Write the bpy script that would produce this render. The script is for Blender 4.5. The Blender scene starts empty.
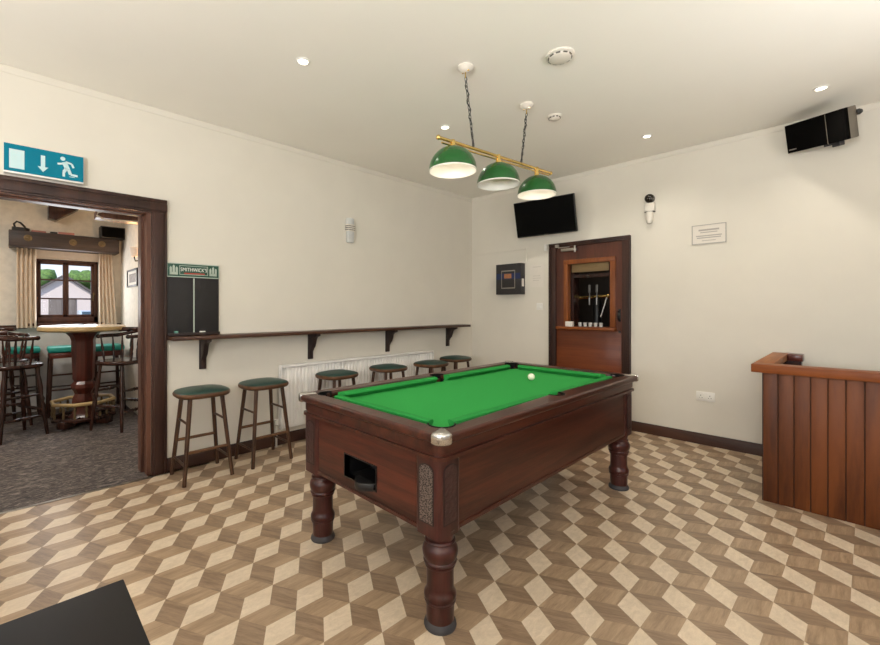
import bpy, bmesh, math, random
from mathutils import Vector, Matrix, Euler
random.seed(7)
PI = math.pi
scene = bpy.context.scene
COL = scene.collection

# ------------------------------------------------------------------ camera, world, light, exposure
ZC = 2.894                       # ceiling height
cam_d = bpy.data.cameras.new('camera'); cam = bpy.data.objects.new('camera', cam_d); COL.objects.link(cam)
cam_d.sensor_width = 36; cam_d.sensor_fit = 'HORIZONTAL'; cam_d.lens = 36 * 420.31 / 880
cam_d.shift_x = (440 - 407.63) / 880; cam_d.shift_y = -(322.5 - 308.08) / 880
cam_d.clip_start = 0.05; cam_d.clip_end = 500
cam.location = (3.7832, -4.8422, 1.31); cam.rotation_euler = (PI / 2, 0, 0.8149)
scene.camera = cam
scene.view_settings.view_transform = 'Standard'; scene.view_settings.look = 'None'
scene.view_settings.gamma = 1; scene.view_settings.use_curve_mapping = False
scene.view_settings.exposure = 0.22

world = bpy.data.worlds.new('sky'); scene.world = world; world.use_nodes = True
wn = world.node_tree; wn.nodes.clear()
wo = wn.nodes.new('ShaderNodeOutputWorld'); wb = wn.nodes.new('ShaderNodeBackground')
tcw = wn.nodes.new('ShaderNodeTexCoord'); sx = wn.nodes.new('ShaderNodeSeparateXYZ'); rw = wn.nodes.new('ShaderNodeValToRGB')
wn.links.new(tcw.outputs['Generated'], sx.inputs[0]); wn.links.new(sx.outputs['Z'], rw.inputs[0])
rw.color_ramp.elements[0].position = 0.02; rw.color_ramp.elements[0].color = (0.86, 0.93, 1.0, 1)
rw.color_ramp.elements[1].position = 0.5; rw.color_ramp.elements[1].color = (0.24, 0.46, 0.95, 1)
wn.links.new(rw.outputs[0], wb.inputs[0]); wb.inputs[1].default_value = 1.1
wn.links.new(wb.outputs[0], wo.inputs[0])

def light(name, kind, loc, energy, color, rot=(0, 0, 0), **kw):
    d = bpy.data.lights.new(name, kind); d.energy = energy; d.color = color
    for k, v in kw.items(): setattr(d, k, v)
    o = bpy.data.objects.new(name, d); o.location = loc; o.rotation_euler = rot; COL.objects.link(o); return o
light('sun', 'SUN', (20, -20, 28), 4.5, (1, .95, .88), Vector((-.5, .5, -.75)).to_track_quat('-Z', 'Y').to_euler(), angle=.01)
DAY = (.98, .985, 1.0)
# daylight at the unseen front and right windows, tilted up to brighten the ceiling
light('daylight_window_front', 'AREA', (1.5, -6.93, 1.55), 24, DAY, (PI / 2 + 1.05, 0, 0), shape='RECTANGLE', size=1.3, size_y=1.3)
light('daylight_window_front', 'AREA', (3.9, -6.93, 1.55), 165, DAY, (PI / 2 + 1.05, 0, 0), shape='RECTANGLE', size=1.3, size_y=1.3)
light('side_window_fill', 'AREA', (5.53, -4.6, 1.55), 20, DAY, (PI / 2 + 1.05, 0, PI / 2), shape='RECTANGLE', size=1.3, size_y=1.3)
light('side_window_fill', 'AREA', (5.53, -2.3, 1.55), 28, DAY, (PI / 2 + 1.0, 0, PI / 2), shape='RECTANGLE', size=1.3, size_y=1.3, spread=math.radians(120))  # fill at an added window, put in to lift the back of the ceiling
# daylight through the lounge window and an unseen overhead fill, added for brightness
light('daylight_window_lounge', 'AREA', (-3.2, -4.31, 1.53), 10, DAY, (PI / 2, 0, -PI / 2), shape='RECTANGLE', size=.6, size_y=.75)
light('lounge_ceiling_fill', 'AREA', (-1.5, -5.6, 2.7), 36, (1, .95, .87), (0, 0, 0), shape='DISK', size=.5)

# ------------------------------------------------------------------ materials
def lin(c): return tuple((v / 255 / 12.92 if v <= 10 else ((v / 255 + .055) / 1.055) ** 2.4) for v in c) + (1,)
class NT:
    def __init__(s, name):
        s.m = bpy.data.materials.new(name); s.m.use_nodes = True; s.t = s.m.node_tree
        s.b = s.t.nodes['Principled BSDF']
    def n(s, t, **kw):
        x = s.t.nodes.new(t)
        for k, v in kw.items():
            if hasattr(x, k) and k not in x.inputs: setattr(x, k, v)
            else: x.inputs[k].default_value = v
        return x
    def l(s, a, b): s.t.links.new(a, b)
    def ramp(s, fac, stops):
        r = s.t.nodes.new('ShaderNodeValToRGB'); e = r.color_ramp.elements
        e[0].position, e[0].color = stops[0]; e[1].position, e[1].color = stops[-1]
        for p, c in stops[1:-1]:
            k = e.new(p); k.color = c
        s.l(fac, r.inputs[0]); return r.outputs[0]
    def coord(s, kind='Object', scale=(1, 1, 1)):
        tc = s.n('ShaderNodeTexCoord'); mp = s.n('ShaderNodeMapping'); mp.inputs['Scale'].default_value = scale
        s.l(tc.outputs[kind], mp.inputs[0]); return mp.outputs[0]
    def noise(s, vec, scale, detail=3, rough=.5, dist=0):
        x = s.n('ShaderNodeTexNoise'); x.inputs['Scale'].default_value = scale; x.inputs['Detail'].default_value = detail
        x.inputs['Roughness'].default_value = rough; x.inputs['Distortion'].default_value = dist
        s.l(vec, x.inputs['Vector']); return x.outputs[0]
    def bump(s, h, strength=.1, dist=.01):
        b = s.n('ShaderNodeBump'); b.inputs['Strength'].default_value = strength; b.inputs['Distance'].default_value = dist
        s.l(h, b.inputs['Height']); s.l(b.outputs[0], s.b.inputs['Normal'])
def plain(name, c, rough=.5, metal=0, var=.06, scale=25, bump=0, coat=0, spec=None):
    k = NT(name); c = lin(c)
    f = k.noise(k.coord(), scale, 3)
    lo = tuple(v * (1 - var) for v in c[:3]) + (1,); hi = tuple(min(1, v * (1 + var)) for v in c[:3]) + (1,)
    k.l(k.ramp(f, [(.3, lo), (.7, hi)]), k.b.inputs['Base Color'])
    k.b.inputs['Roughness'].default_value = rough; k.b.inputs['Metallic'].default_value = metal
    if coat: k.b.inputs['Coat Weight'].default_value = coat; k.b.inputs['Coat Roughness'].default_value = .15
    if spec is not None: k.b.inputs['Specular IOR Level'].default_value = spec
    if bump: k.bump(f, bump)
    return k.m
def wood(name, c1, c2, axis='x', scale=9, rough=.35, coat=.0, stretch=.08):
    k = NT(name); sc = [1, 1, 1]; sc['xyz'.index(axis)] = stretch
    v = k.coord('Object', tuple(sc)); f = k.noise(v, scale, 6, .6, .6)
    g = k.noise(v, scale * 9, 4, .6)
    mix = k.n('ShaderNodeMath', operation='MULTIPLY_ADD'); k.l(g, mix.inputs[0]); mix.inputs[1].default_value = .35; k.l(f, mix.inputs[2])
    k.l(k.ramp(mix.outputs[0], [(.52, lin(c1)), (.82, lin(c2))]), k.b.inputs['Base Color'])
    k.b.inputs['Roughness'].default_value = rough; k.b.inputs['Specular IOR Level'].default_value = .32
    if coat: k.b.inputs['Coat Weight'].default_value = coat * .4; k.b.inputs['Coat Roughness'].default_value = .15
    k.bump(g, .04)
    return k.m
def emit(name, c, s):
    k = NT(name); k.b.inputs['Base Color'].default_value = lin(c); k.b.inputs['Emission Color'].default_value = lin(c); k.b.inputs['Emission Strength'].default_value = s
    return k.m
M = {}
M['wall'] = plain('painted_plaster', (220, 214, 201), .85, var=.02, scale=3, bump=.0)
M['ceil'] = plain('ceiling_paint', (243, 239, 229), .9, var=.01, scale=2)
M['white'] = plain('white_plastic', (232, 229, 222), .4, var=.01)
M['radiator'] = plain('radiator_enamel', (236, 233, 228), .35, var=.01)
M['dark_trim'] = wood('dark_stained_trim', (40, 24, 18), (66, 42, 32), 'y', 8, .4)
M['dark_trim_x'] = wood('dark_stained_trim_x', (44, 26, 19), (72, 45, 33), 'x', 8, .4)
M['dark_trim_z'] = wood('dark_stained_trim_z', (40, 25, 20), (68, 44, 36), 'z', 8, .42)
M['jamb'] = wood('jamb_wood', (66, 41, 32), (110, 73, 57), 'z', 8, .4)
M['mahogany_x'] = wood('mahogany_x', (42, 17, 12), (86, 41, 29), 'x', 18, .3, .25, .05)
M['mahogany_y'] = wood('mahogany_y', (44, 20, 14), (78, 39, 27), 'y', 18, .3, .25, .05)
M['mahogany_z'] = wood('mahogany_z', (44, 19, 16), (72, 36, 31), 'z', 14, .28, .3)
M['carved'] = plain('carved_dark_panel', (52, 28, 26), .45, var=.35, scale=60, bump=.4)
M['cloth'] = plain('green_baize', (50, 150, 70), .95, var=.06, scale=160, spec=.1)
M['cushion'] = plain('green_baize_cushion', (42, 136, 62), .95, var=.05, scale=160, spec=.1)
M['chrome'] = plain('brushed_chrome', (202, 200, 196), .22, 1, var=.03)
M['brass'] = plain('polished_brass', (226, 194, 122), .2, 1, var=.04)
M['black'] = plain('black_plastic', (16, 15, 15), .45, var=.1)
M['black_gloss'] = plain('black_gloss_screen', (2, 2, 2), .35, var=.0, spec=.08)
M['pocket_black'] = plain('pocket_rubber', (9, 9, 9), .7, var=.1, spec=.15)
M['rubber'] = plain('grey_rubber', (58, 56, 58), .6, var=.08)
M['stool_wood'] = wood('stool_wood', (48, 30, 20), (86, 58, 40), 'z', 12, .4)
M['stool_rail'] = wood('stool_rail_wood', (70, 46, 30), (108, 74, 48), 'y', 12, .45)
M['green_leather'] = plain('dark_green_leather', (24, 58, 50), .4, var=.12, scale=30, bump=.05)
M['shelf'] = wood('shelf_wood', (50, 30, 22), (84, 56, 40), 'y', 9, .35)
M['bracket'] = plain('bracket_wood', (42, 28, 24), .5, var=.1)
M['slate'] = plain('blackboard', (30, 27, 27), .7, var=.12, scale=14)
M['banner'] = plain('banner_green', (28, 74, 58), .5, var=.05)
M['sign_white'] = plain('sign_white', (226, 226, 220), .5, var=.01)
M['sign_red'] = plain('sign_red', (176, 66, 52), .5, var=.02)
M['pale_edge'] = plain('pale_edge', (176, 188, 176), .5, var=.02)
M['exit_green'] = plain('exit_teal', (0, 118, 142), .5, var=.02, spec=.15)
M['exit_white'] = plain('exit_pictogram', (196, 224, 226), .4, var=.01)
M['shade_green'] = plain('enamel_green', (14, 82, 26), .22, var=.04, coat=.15)
M['shade_in'] = plain('enamel_white_inside', (236, 232, 222), .4, var=.01)
M['paper_faint'] = plain('faded_paper', (222, 215, 204), .8, var=.01)
M['ink_faint'] = plain('ink_faint', (196, 189, 178), .8, var=.02)
M['paper'] = plain('paper', (226, 221, 212), .8, var=.01)
M['ink'] = plain('ink_grey', (172, 166, 158), .8, var=.03)
M['pine'] = wood('orange_pine_x', (116, 58, 18), (148, 82, 32), 'x', 7, .48)
M['pine_y'] = wood('orange_pine_y', (134, 76, 32), (170, 108, 56), 'y', 7, .48)
M['plank'] = wood('plank_wood', (74, 36, 13), (112, 60, 24), 'z', 5, .5, 0, .12)
M['plank_dark_groove'] = plain('dark_groove', (26, 13, 11), .6)
M['plank_dark'] = plain('plank_groove', (50, 24, 12), .6)
M['door'] = wood('door_veneer', (68, 37, 28), (96, 54, 40), 'z', 6, .32, .25)
M['door_low'] = wood('door_veneer_low', (92, 44, 22), (124, 64, 34), 'x', 5, .32, .25)
M['hatch'] = wood('hatch_wood', (108, 58, 28), (142, 82, 42), 'z', 8, .35)
M['hatch_x'] = wood('hatch_wood_x', (118, 62, 26), (152, 86, 40), 'x', 8, .35)
M['beige'] = wood('beige_board', (126, 104, 70), (154, 130, 92), 'x', 10, .6)
M['steel'] = plain('satin_steel', (170, 165, 158), .3, 1, var=.04)
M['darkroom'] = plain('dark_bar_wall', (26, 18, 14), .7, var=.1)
M['smoky_handle'] = plain('smoky_handle', (112, 110, 106), .15, var=.05)
M['glassy'] = plain('clear_handle', (190, 190, 186), .12, var=.02, spec=.8)
M['speaker_side'] = plain('speaker_grey_side', (112, 104, 92), .5, var=.03)
M['grille'] = plain('speaker_grille', (13, 12, 11), 1, var=.3, scale=300, spec=.02)
M['screen_blue'] = plain('panel_blue', (24, 40, 84), .35, var=.2, scale=30)
M['screen_orange'] = plain('panel_orange', (168, 110, 70), .4, var=.15, scale=40)
M['box_black'] = plain('box_black_paint', (38, 36, 38), .4, var=.08)
M['blacktop'] = plain('black_table_top', (22, 20, 20), .55, var=.18, scale=6, spec=.2)
M['dome'] = plain('smoked_dome', (40, 34, 26), .2, var=.2)
M['detector'] = plain('detector_plastic', (222, 215, 203), .5, var=.01)
M['pale_plastic'] = plain('pale_plastic', (202, 203, 200), .4, var=.02)
M['slot'] = plain('detector_slot', (90, 84, 76), .7)
M['ivory'] = plain('ball_ivory', (236, 234, 206), .15, var=.01, coat=.5)
M['chalk_teal'] = plain('chalk_teal', (110, 160, 144), .9)
M['chalk_white'] = plain('chalk_white', (224, 224, 214), .9)
M['lounge_wall'] = plain('lounge_plaster', (222, 215, 203), .9, var=.08, scale=14, bump=.35)
M['lounge_dado'] = plain('lounge_dado_paint', (196, 194, 192), .85, var=.05, scale=14, bump=.2)
M['lounge_dark'] = wood('lounge_oak', (32, 16, 12), (62, 34, 25), 'z', 10, .25, .3)
M['lounge_red'] = wood('lounge_mahogany', (56, 23, 17), (96, 45, 33), 'z', 9, .3, .3)
M['beam'] = wood('old_beam', (44, 36, 34), (72, 60, 56), 'y', 6, .5)
M['window_brown'] = wood('window_brown', (58, 34, 28), (84, 52, 42), 'z', 9, .4)
M['curtain'] = plain('cream_curtain', (226, 210, 192), .9, var=.03, scale=40)
M['blind'] = plain('cream_blind', (240, 226, 214), .9, var=.02)
M['teal_seat'] = plain('teal_vinyl', (20, 140, 128), .45, var=.06)
M['table_top'] = wood('pale_table_top', (196, 178, 150), (220, 208, 188), 'x', 8, .2, .4)
M['cream_rim'] = plain('cream_rim', (186, 158, 110), .35, var=.06)
M['brass_dull'] = plain('dull_brass', (112, 94, 66), .5, .5, var=.2)
M['iron'] = plain('cast_iron', (20, 19, 22), .5, var=.2)
M['pink'] = plain('pink_card', (176, 120, 112), .8)
M['cable'] = plain('cream_cable', (214, 204, 188), .6)
M['picture'] = plain('faded_print', (118, 104, 92), .6, var=.5, scale=26)
M['render_white'] = plain('outdoor_render', (206, 192, 184), .9, var=.02, scale=2)
M['roof'] = plain('slate_roof', (92, 84, 80), .8, var=.1, scale=6)
M['garage'] = wood('garage_boards', (98, 88, 82), (124, 114, 106), 'z', 3, .7)
M['leaf'] = plain('tree_leaf', (84, 112, 50), .8, var=.45, scale=4)
M['bark'] = plain('tree_bark', (84, 66, 50), .9, var=.2, scale=8)
M['tarmac'] = plain('tarmac', (150, 146, 140), .9, var=.06, scale=2)
M['car'] = plain('silver_car_paint', (196, 204, 206), .25, .3, var=.02)
M['car_glass'] = plain('car_glass', (60, 74, 78), .1, var=.05)
M['lamp_on'] = emit('downlight_lens', (255, 246, 226), 6)
M['bulb_on'] = emit('bulb_glow', (255, 236, 206), .7)
k = NT('window_glass'); tr_ = k.n('ShaderNodeBsdfTransparent'); gl_ = k.n('ShaderNodeBsdfGlossy'); gl_.inputs['Roughness'].default_value = .02
fr_ = k.n('ShaderNodeFresnel'); fr_.inputs['IOR'].default_value = 1.12; mx_ = k.n('ShaderNodeMixShader'); k.l(fr_.outputs[0], mx_.inputs[0]); k.l(tr_.outputs[0], mx_.inputs[1]); k.l(gl_.outputs[0], mx_.inputs[2])
k.l(mx_.outputs[0], k.t.nodes['Material Output'].inputs['Surface']); k.t.nodes.remove(k.b); M['glass'] = k.m

def carpet_mat():
    k = NT('patterned_carpet'); v = k.coord('Object', (1, 1, 1))
    w = k.noise(v, 2.2, 5, .6, 1.5)
    mp = k.coord('Object', (1, .35, 1)); f = k.noise(mp, 26, 6, .7, 2.5)
    k.l(k.ramp(f, [(.38, lin((34, 29, 28))), (.5, lin((74, 65, 61))), (.64, lin((136, 124, 116)))]), k.b.inputs['Base Color'])
    k.b.inputs['Roughness'].default_value = .75; k.bump(f, .4, .01); return k.m
M['carpet'] = carpet_mat()
def plank_floor(name, c1, c2, grain, rough=.34):
    k = NT(name); tc = k.n('ShaderNodeTexCoord'); mp = k.n('ShaderNodeMapping'); mp.inputs['Scale'].default_value = (grain, 1, 1)
    k.l(tc.outputs['UV'], mp.inputs[0])
    f = k.noise(mp.outputs[0], 9, 5, .6, .8); g = k.noise(mp.outputs[0], 46, 4, .7, .4)
    mix = k.n('ShaderNodeMath', operation='MULTIPLY_ADD'); k.l(g, mix.inputs[0]); mix.inputs[1].default_value = .6; k.l(f, mix.inputs[2])
    k.l(k.ramp(mix.outputs[0], [(.5, lin(c1)), (1.05, lin(c2))]), k.b.inputs['Base Color'])
    k.b.inputs['Roughness'].default_value = rough; k.b.inputs['Specular IOR Level'].default_value = .45
    return k.m
M['fl_light'] = plank_floor('vinyl_light_rhomb', (196, 177, 152), (218, 199, 173), .5)
M['fl_mid'] = plank_floor('vinyl_mid_rhomb', (134, 110, 86), (176, 150, 121), .12)
M['fl_dark'] = plank_floor('vinyl_dark_rhomb', (114, 93, 73), (156, 131, 106), .12)

# ------------------------------------------------------------------ mesh helpers
class MB:
    def __init__(s): s.bm = bmesh.new()
    def _x(s, geom, mat): bmesh.ops.transform(s.bm, matrix=mat, verts=geom)
    def box(s, c, d, bevel=0, rot=None, seg=2, mi=0):
        r = bmesh.ops.create_cube(s.bm, size=1); vs = r['verts']
        bmesh.ops.scale(s.bm, vec=d, verts=vs)
        if bevel:
            es = {e for v in vs for e in v.link_edges}
            rb = bmesh.ops.bevel(s.bm, geom=list(es), offset=bevel, segments=seg, affect='EDGES', profile=.5)
            vs = list({v for f in rb['faces'] for v in f.verts} | {v for v in vs if v.is_valid})
            vs = list({w for v in vs for f in v.link_faces for w in f.verts})
        m = Matrix.Translation(c) @ (rot.to_matrix().to_4x4() if rot else Matrix.Identity(4))
        s._x(vs, m)
        if mi:
            for f in {f for v in vs for f in v.link_faces}: f.material_index = mi
        return s
    def b2(s, lo, hi, bevel=0, mi=0):
        return s.box([(a + b) / 2 for a, b in zip(lo, hi)], [abs(b - a) for a, b in zip(lo, hi)], bevel, mi=mi)
    def cone(s, p0, p1, r0, r1=None, seg=16, caps=True):
        r1 = r0 if r1 is None else r1; p0 = Vector(p0); p1 = Vector(p1); d = p1 - p0
        r = bmesh.ops.create_cone(s.bm, cap_ends=caps, segments=seg, radius1=r0, radius2=r1, depth=d.length)
        s._x(r['verts'], Matrix.Translation((p0 + p1) / 2) @ d.to_track_quat('Z', 'Y').to_matrix().to_4x4()); return s
    def lathe(s, prof, c=(0, 0, 0), seg=24, axis=None, mi=0):
        rings = []; R = axis.to_track_quat('Z', 'Y').to_matrix() if axis else Matrix.Identity(3); c = Vector(c)
        for r, z in prof:
            if r < 1e-5: rings.append([s.bm.verts.new(c + R @ Vector((0, 0, z)))])
            else: rings.append([s.bm.verts.new(c + R @ Vector((r * math.cos(2 * PI * i / seg), r * math.sin(2 * PI * i / seg), z))) for i in range(seg)])
        for a, b in zip(rings, rings[1:]):
            for i in range(seg):
                j = (i + 1) % seg
                if len(a) == 1 and len(b) == 1: continue
                if len(a) == 1: f = s.bm.faces.new((a[0], b[j], b[i]))
                elif len(b) == 1: f = s.bm.faces.new((a[i], a[j], b[0]))
                else: f = s.bm.faces.new((a[i], a[j], b[j], b[i]))
                f.material_index = mi
        return s
    def prism(s, pts, axis, a, b, bevel=0, mi=0):
        """outline pts (2-D) in the plane normal to axis, extruded from a to b"""
        def P(u, v, w): return {'x': (w, u, v), 'y': (u, w, v), 'z': (u, v, w)}[axis]
        lo = [s.bm.verts.new(P(u, v, a)) for u, v in pts]; hi = [s.bm.verts.new(P(u, v, b)) for u, v in pts]
        n = len(pts); fs = [s.bm.faces.new(lo[::-1]), s.bm.faces.new(hi)]
        for i in range(n): fs.append(s.bm.faces.new((lo[i], lo[(i + 1) % n], hi[(i + 1) % n], hi[i])))
        for f in fs: f.material_index = mi
        bmesh.ops.recalc_face_normals(s.bm, faces=fs)
        if bevel:
            bmesh.ops.bevel(s.bm, geom=[e for f in fs[:2] for e in f.edges], offset=bevel, segments=2, affect='EDGES', profile=.5)
        return s
    def tube(s, path, r, seg=8, r_end=None):
        path = [Vector(p) for p in path]; rings = []; n = len(path); up = Vector((.13, .27, .95))
        for i, p in enumerate(path):
            t = (path[min(i + 1, n - 1)] - path[max(i - 1, 0)]).normalized()
            x = t.cross(up).normalized() if abs(t.dot(up)) < .98 else t.cross(Vector((1, 0, 0))).normalized(); y = t.cross(x)
            rr = r if r_end is None else r + (r_end - r) * i / (n - 1)
            rings.append([s.bm.verts.new(p + rr * (math.cos(2 * PI * k / seg) * x + math.sin(2 * PI * k / seg) * y)) for k in range(seg)])
        for a, b in zip(rings, rings[1:]):
            for k in range(seg): s.bm.faces.new((a[k], a[(k + 1) % seg], b[(k + 1) % seg], b[k]))
        s.bm.faces.new(rings[0][::-1]); s.bm.faces.new(rings[-1]); return s
    def ball(s, c, r, seg=20, sc=(1, 1, 1)):
        q = bmesh.ops.create_uvsphere(s.bm, u_segments=seg, v_segments=seg // 2, radius=r)
        s._x(q['verts'], Matrix.Translation(c) @ Matrix.Diagonal((*sc, 1))); return s
    def out(s, name, mat, parent=None, angle=35, recalc=True):
        if recalc: bmesh.ops.recalc_face_normals(s.bm, faces=s.bm.faces)
        me = bpy.data.meshes.new(name); s.bm.to_mesh(me); s.bm.free()
        for m in (mat if isinstance(mat, (list, tuple)) else [mat]): me.materials.append(M[m] if isinstance(m, str) else m)
        me.shade_smooth(); me.set_sharp_from_angle(angle=math.radians(angle))
        o = bpy.data.objects.new(name, me); COL.objects.link(o)
        if parent: o.parent = parent
        return o
def tag(o, label, cat, group=None):
    o['label'] = label; o['category'] = cat
    if group: o['group'] = group
    return o
def thing(name, label, cat, loc=(0, 0, 0), rot=(0, 0, 0), group=None):
    o = bpy.data.objects.new(name, None); o.empty_display_size = .05; COL.objects.link(o); o.location = loc; o.rotation_euler = rot
    return tag(o, label, cat, group)
def struct(o): o['kind'] = 'structure'; return o
def dup(o, loc=None, rotz=None, label=None, parent=None):
    c = o.copy(); COL.objects.link(c)
    if parent: c.parent = parent
    if loc is not None: c.location = loc
    if rotz is not None: c.rotation_euler = (0, 0, rotz)
    if label: c['label'] = label
    for ch in list(o.children): dup(ch, parent=c)
    return c
def text(name, body, size, mat, loc, rot, parent=None, extrude=.0008, xscale=1):
    cu = bpy.data.curves.new(name, 'FONT'); cu.body = body; cu.size = size; cu.align_x = 'CENTER'; cu.align_y = 'CENTER'; cu.extrude = extrude
    t = bpy.data.objects.new(name, cu); COL.objects.link(t)
    me = bpy.data.meshes.new_from_object(t.evaluated_get(bpy.context.evaluated_depsgraph_get()))
    bpy.data.objects.remove(t); me.materials.clear(); me.materials.append(M[mat])
    o = bpy.data.objects.new(name, me); COL.objects.link(o); o.location = loc; o.rotation_euler = rot; o.scale = (xscale, 1, 1)
    if parent: o.parent = parent
    return o
def sup(a, b, n=4, k=32):
    """superellipse outline"""
    r = []
    for i in range(k):
        t = 2 * PI * i / k; c, s_ = math.cos(t), math.sin(t)
        r.append((a * math.copysign(abs(c) ** (2 / n), c), b * math.copysign(abs(s_) ** (2 / n), s_)))
    return r
def rrect(x0, y0, x1, y1, r, k=5):
    p = []
    for cx, cy, a in ((x1 - r, y1 - r, 0), (x0 + r, y1 - r, 90), (x0 + r, y0 + r, 180), (x1 - r, y0 + r, 270)):
        for i in range(k + 1):
            t = math.radians(a + 90 * i / k); p.append((cx + r * math.cos(t), cy + r * math.sin(t)))
    return p

# ------------------------------------------------------------------ room shell
XR, YF = 5.6, -7.0               # right wall, front wall (behind the camera)
DY0, DY1, DZ = -5.2, -4.045, 2.06   # opening to the lounge, in the left wall
def make_floor():
    bm = bmesh.new(); uvl = bm.loops.layers.uv.new('UVMap')
    s, th = .2305, 2.0771; O = Vector((2.0098, -4.1435))
    e1 = s * Vector((math.cos(th), math.sin(th))); e2 = s * Vector((math.cos(th + PI / 3), math.sin(th + PI / 3))); e3 = e1 - e2
    rnd = random.Random(3); x0, x1, y0, y1 = 0, XR, YF, 0
    for i in range(-45, 46):
        for j in range(-45, 46):
            P = O + i * e1 + j * e2
            if not (x0 - .4 < P.x < x1 + .4 and y0 - .4 < P.y < y1 + .4): continue
            up = (e1 + e2) / 3; dn = (e1 + e3) / 3; l3 = (e2 - e3) / 3   # triangle centres round P
            for mi, (A, Q, B) in enumerate(((dn, e1, up), (dn, e3, (e3 - e2) / 3), (up, e2, (e2 - e3) / 3))):
                vs = [bm.verts.new((*(P + v), 0)) for v in (Vector((0, 0)), A, Q, B)]
                f = bm.faces.new(vs); f.material_index = mi
                g = (A, A, B)[mi].normalized(); h = Vector((-g.y, g.x)); ou, ov = rnd.random() * 40, rnd.random() * 40
                for lp, v in zip(f.loops, (Vector((0, 0)), A, Q, B)): lp[uvl].uv = (v.dot(g) * 4 + ou, v.dot(h) * 4 + ov)
    for co, no in (((x0, 0, 0), (-1, 0, 0)), ((x1, 0, 0), (1, 0, 0)), ((0, y0, 0), (0, -1, 0)), ((0, y1, 0), (0, 1, 0))):
        bmesh.ops.bisect_plane(bm, geom=bm.verts[:] + bm.edges[:] + bm.faces[:], plane_co=co, plane_no=no, clear_outer=True)
    for f in bm.faces:
        if f.normal.z < 0: f.normal_flip()
    me = bpy.data.meshes.new('floor'); bm.to_mesh(me); bm.free()
    for m in ('fl_light', 'fl_mid', 'fl_dark'): me.materials.append(M[m])
    o = bpy.data.objects.new('floor', me); COL.objects.link(o); return struct(o)
make_floor()
struct(MB().b2((-.19, YF - .15, ZC), (XR + .15, .15, ZC + .1)).out('ceiling', 'ceil'))
w = MB(); w.b2((-.19, DY1, 0), (0, .15, ZC)); w.b2((-.19, DY0, DZ), (0, DY1, ZC)); w.b2((-.19, YF - .15, 0), (0, DY0, ZC)); struct(w.out('wall_left', 'wall'))
w = MB(); w.b2((0, 0, 0), (1.25, .15, ZC)); w.b2((1.25, 0, 2.06), (2.10, .15, ZC)); w.b2((2.10, 0, 0), (XR, .15, ZC)); struct(w.out('wall_back', 'wall'))
def wall_with_windows(name, axis, v, t, lo, hi, holes):
    w = MB(); z0, z1 = .9, 2.2
    def add(a, b, c, d):
        if axis == 'y': w.b2((a, v, c), (b, v + t, d))
        else: w.b2((v, a, c), (v + t, b, d))
    p = lo
    for a, b in holes:
        add(p, a, 0, ZC); add(a, b, 0, z0); add(a, b, z1, ZC); p = b
    add(p, hi, 0, ZC)
    return struct(w.out(name, 'wall'))
wall_with_windows('wall_front', 'y', YF, -.15, 0, XR, [(.85, 2.15), (3.25, 4.55)])
wall_with_windows('wall_right', 'x', XR, .15, YF, .0, [(-5.25, -3.95), (-2.95, -1.65)])
def plain_window(name, axis, v, a, b):
    r = struct(bpy.data.objects.new(name, None)); COL.objects.link(r)
    f = MB(); z0, z1 = .9, 2.2
    def bx(m, u0, u1, w0, w1, t=.03):
        if axis == 'y': m.b2((u0, v - t, w0), (u1, v + t, w1))
        else: m.b2((v - t, u0, w0), (v + t, u1, w1))
    for u0, u1, w0, w1 in ((a, a + .06, z0, z1), (b - .06, b, z0, z1), (a, b, z0, z0 + .06), (a, b, z1 - .06, z1), ((a + b) / 2 - .03, (a + b) / 2 + .03, z0, z1)): bx(f, u0, u1, w0, w1)
    f.out('window_frame', 'white', r); g = MB(); bx(g, a + .05, b - .05, z0 + .05, z1 - .05, .003); g.out('pane', 'glass', r)
plain_window('window_2', 'y', YF - .1, .85, 2.15); plain_window('window_3', 'y', YF - .1, 3.25, 4.55); plain_window('window_4', 'x', XR + .1, -5.25, -3.95); plain_window('added_window_5', 'x', XR + .1, -2.95, -1.65)  # last window is an unseen extra, added to light the ceiling

# coving: a thin plaster strip under the ceiling
cv = [(0, -.052), (.004, -.052), (.006, -.049), (.006, -.009), (.004, -.007), (0, -.007)]
struct(MB().prism([(a, ZC + b) for a, b in cv], 'y', YF, 0).out('trim_1', 'wall'))
m = MB(); m.prism([(-a, ZC + b) for a, b in cv], 'x', 0, XR); struct(m.out('trim_2', 'wall'))
# skirting boards
sk = [(0, 0), (.02, 0), (.02, .075), (.014, .09), (.008, .104), (0, .104)]
struct(MB().prism(sk, 'y', -3.935, 0).out('baseboard_left', 'dark_trim'))
m = MB(); m.prism([(-a, b) for a, b in sk], 'x', .02, 1.2); m.prism([(-a, b) for a, b in sk], 'x', 2.145, XR); struct(m.out('baseboard_back', 'dark_trim_x'))

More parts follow.
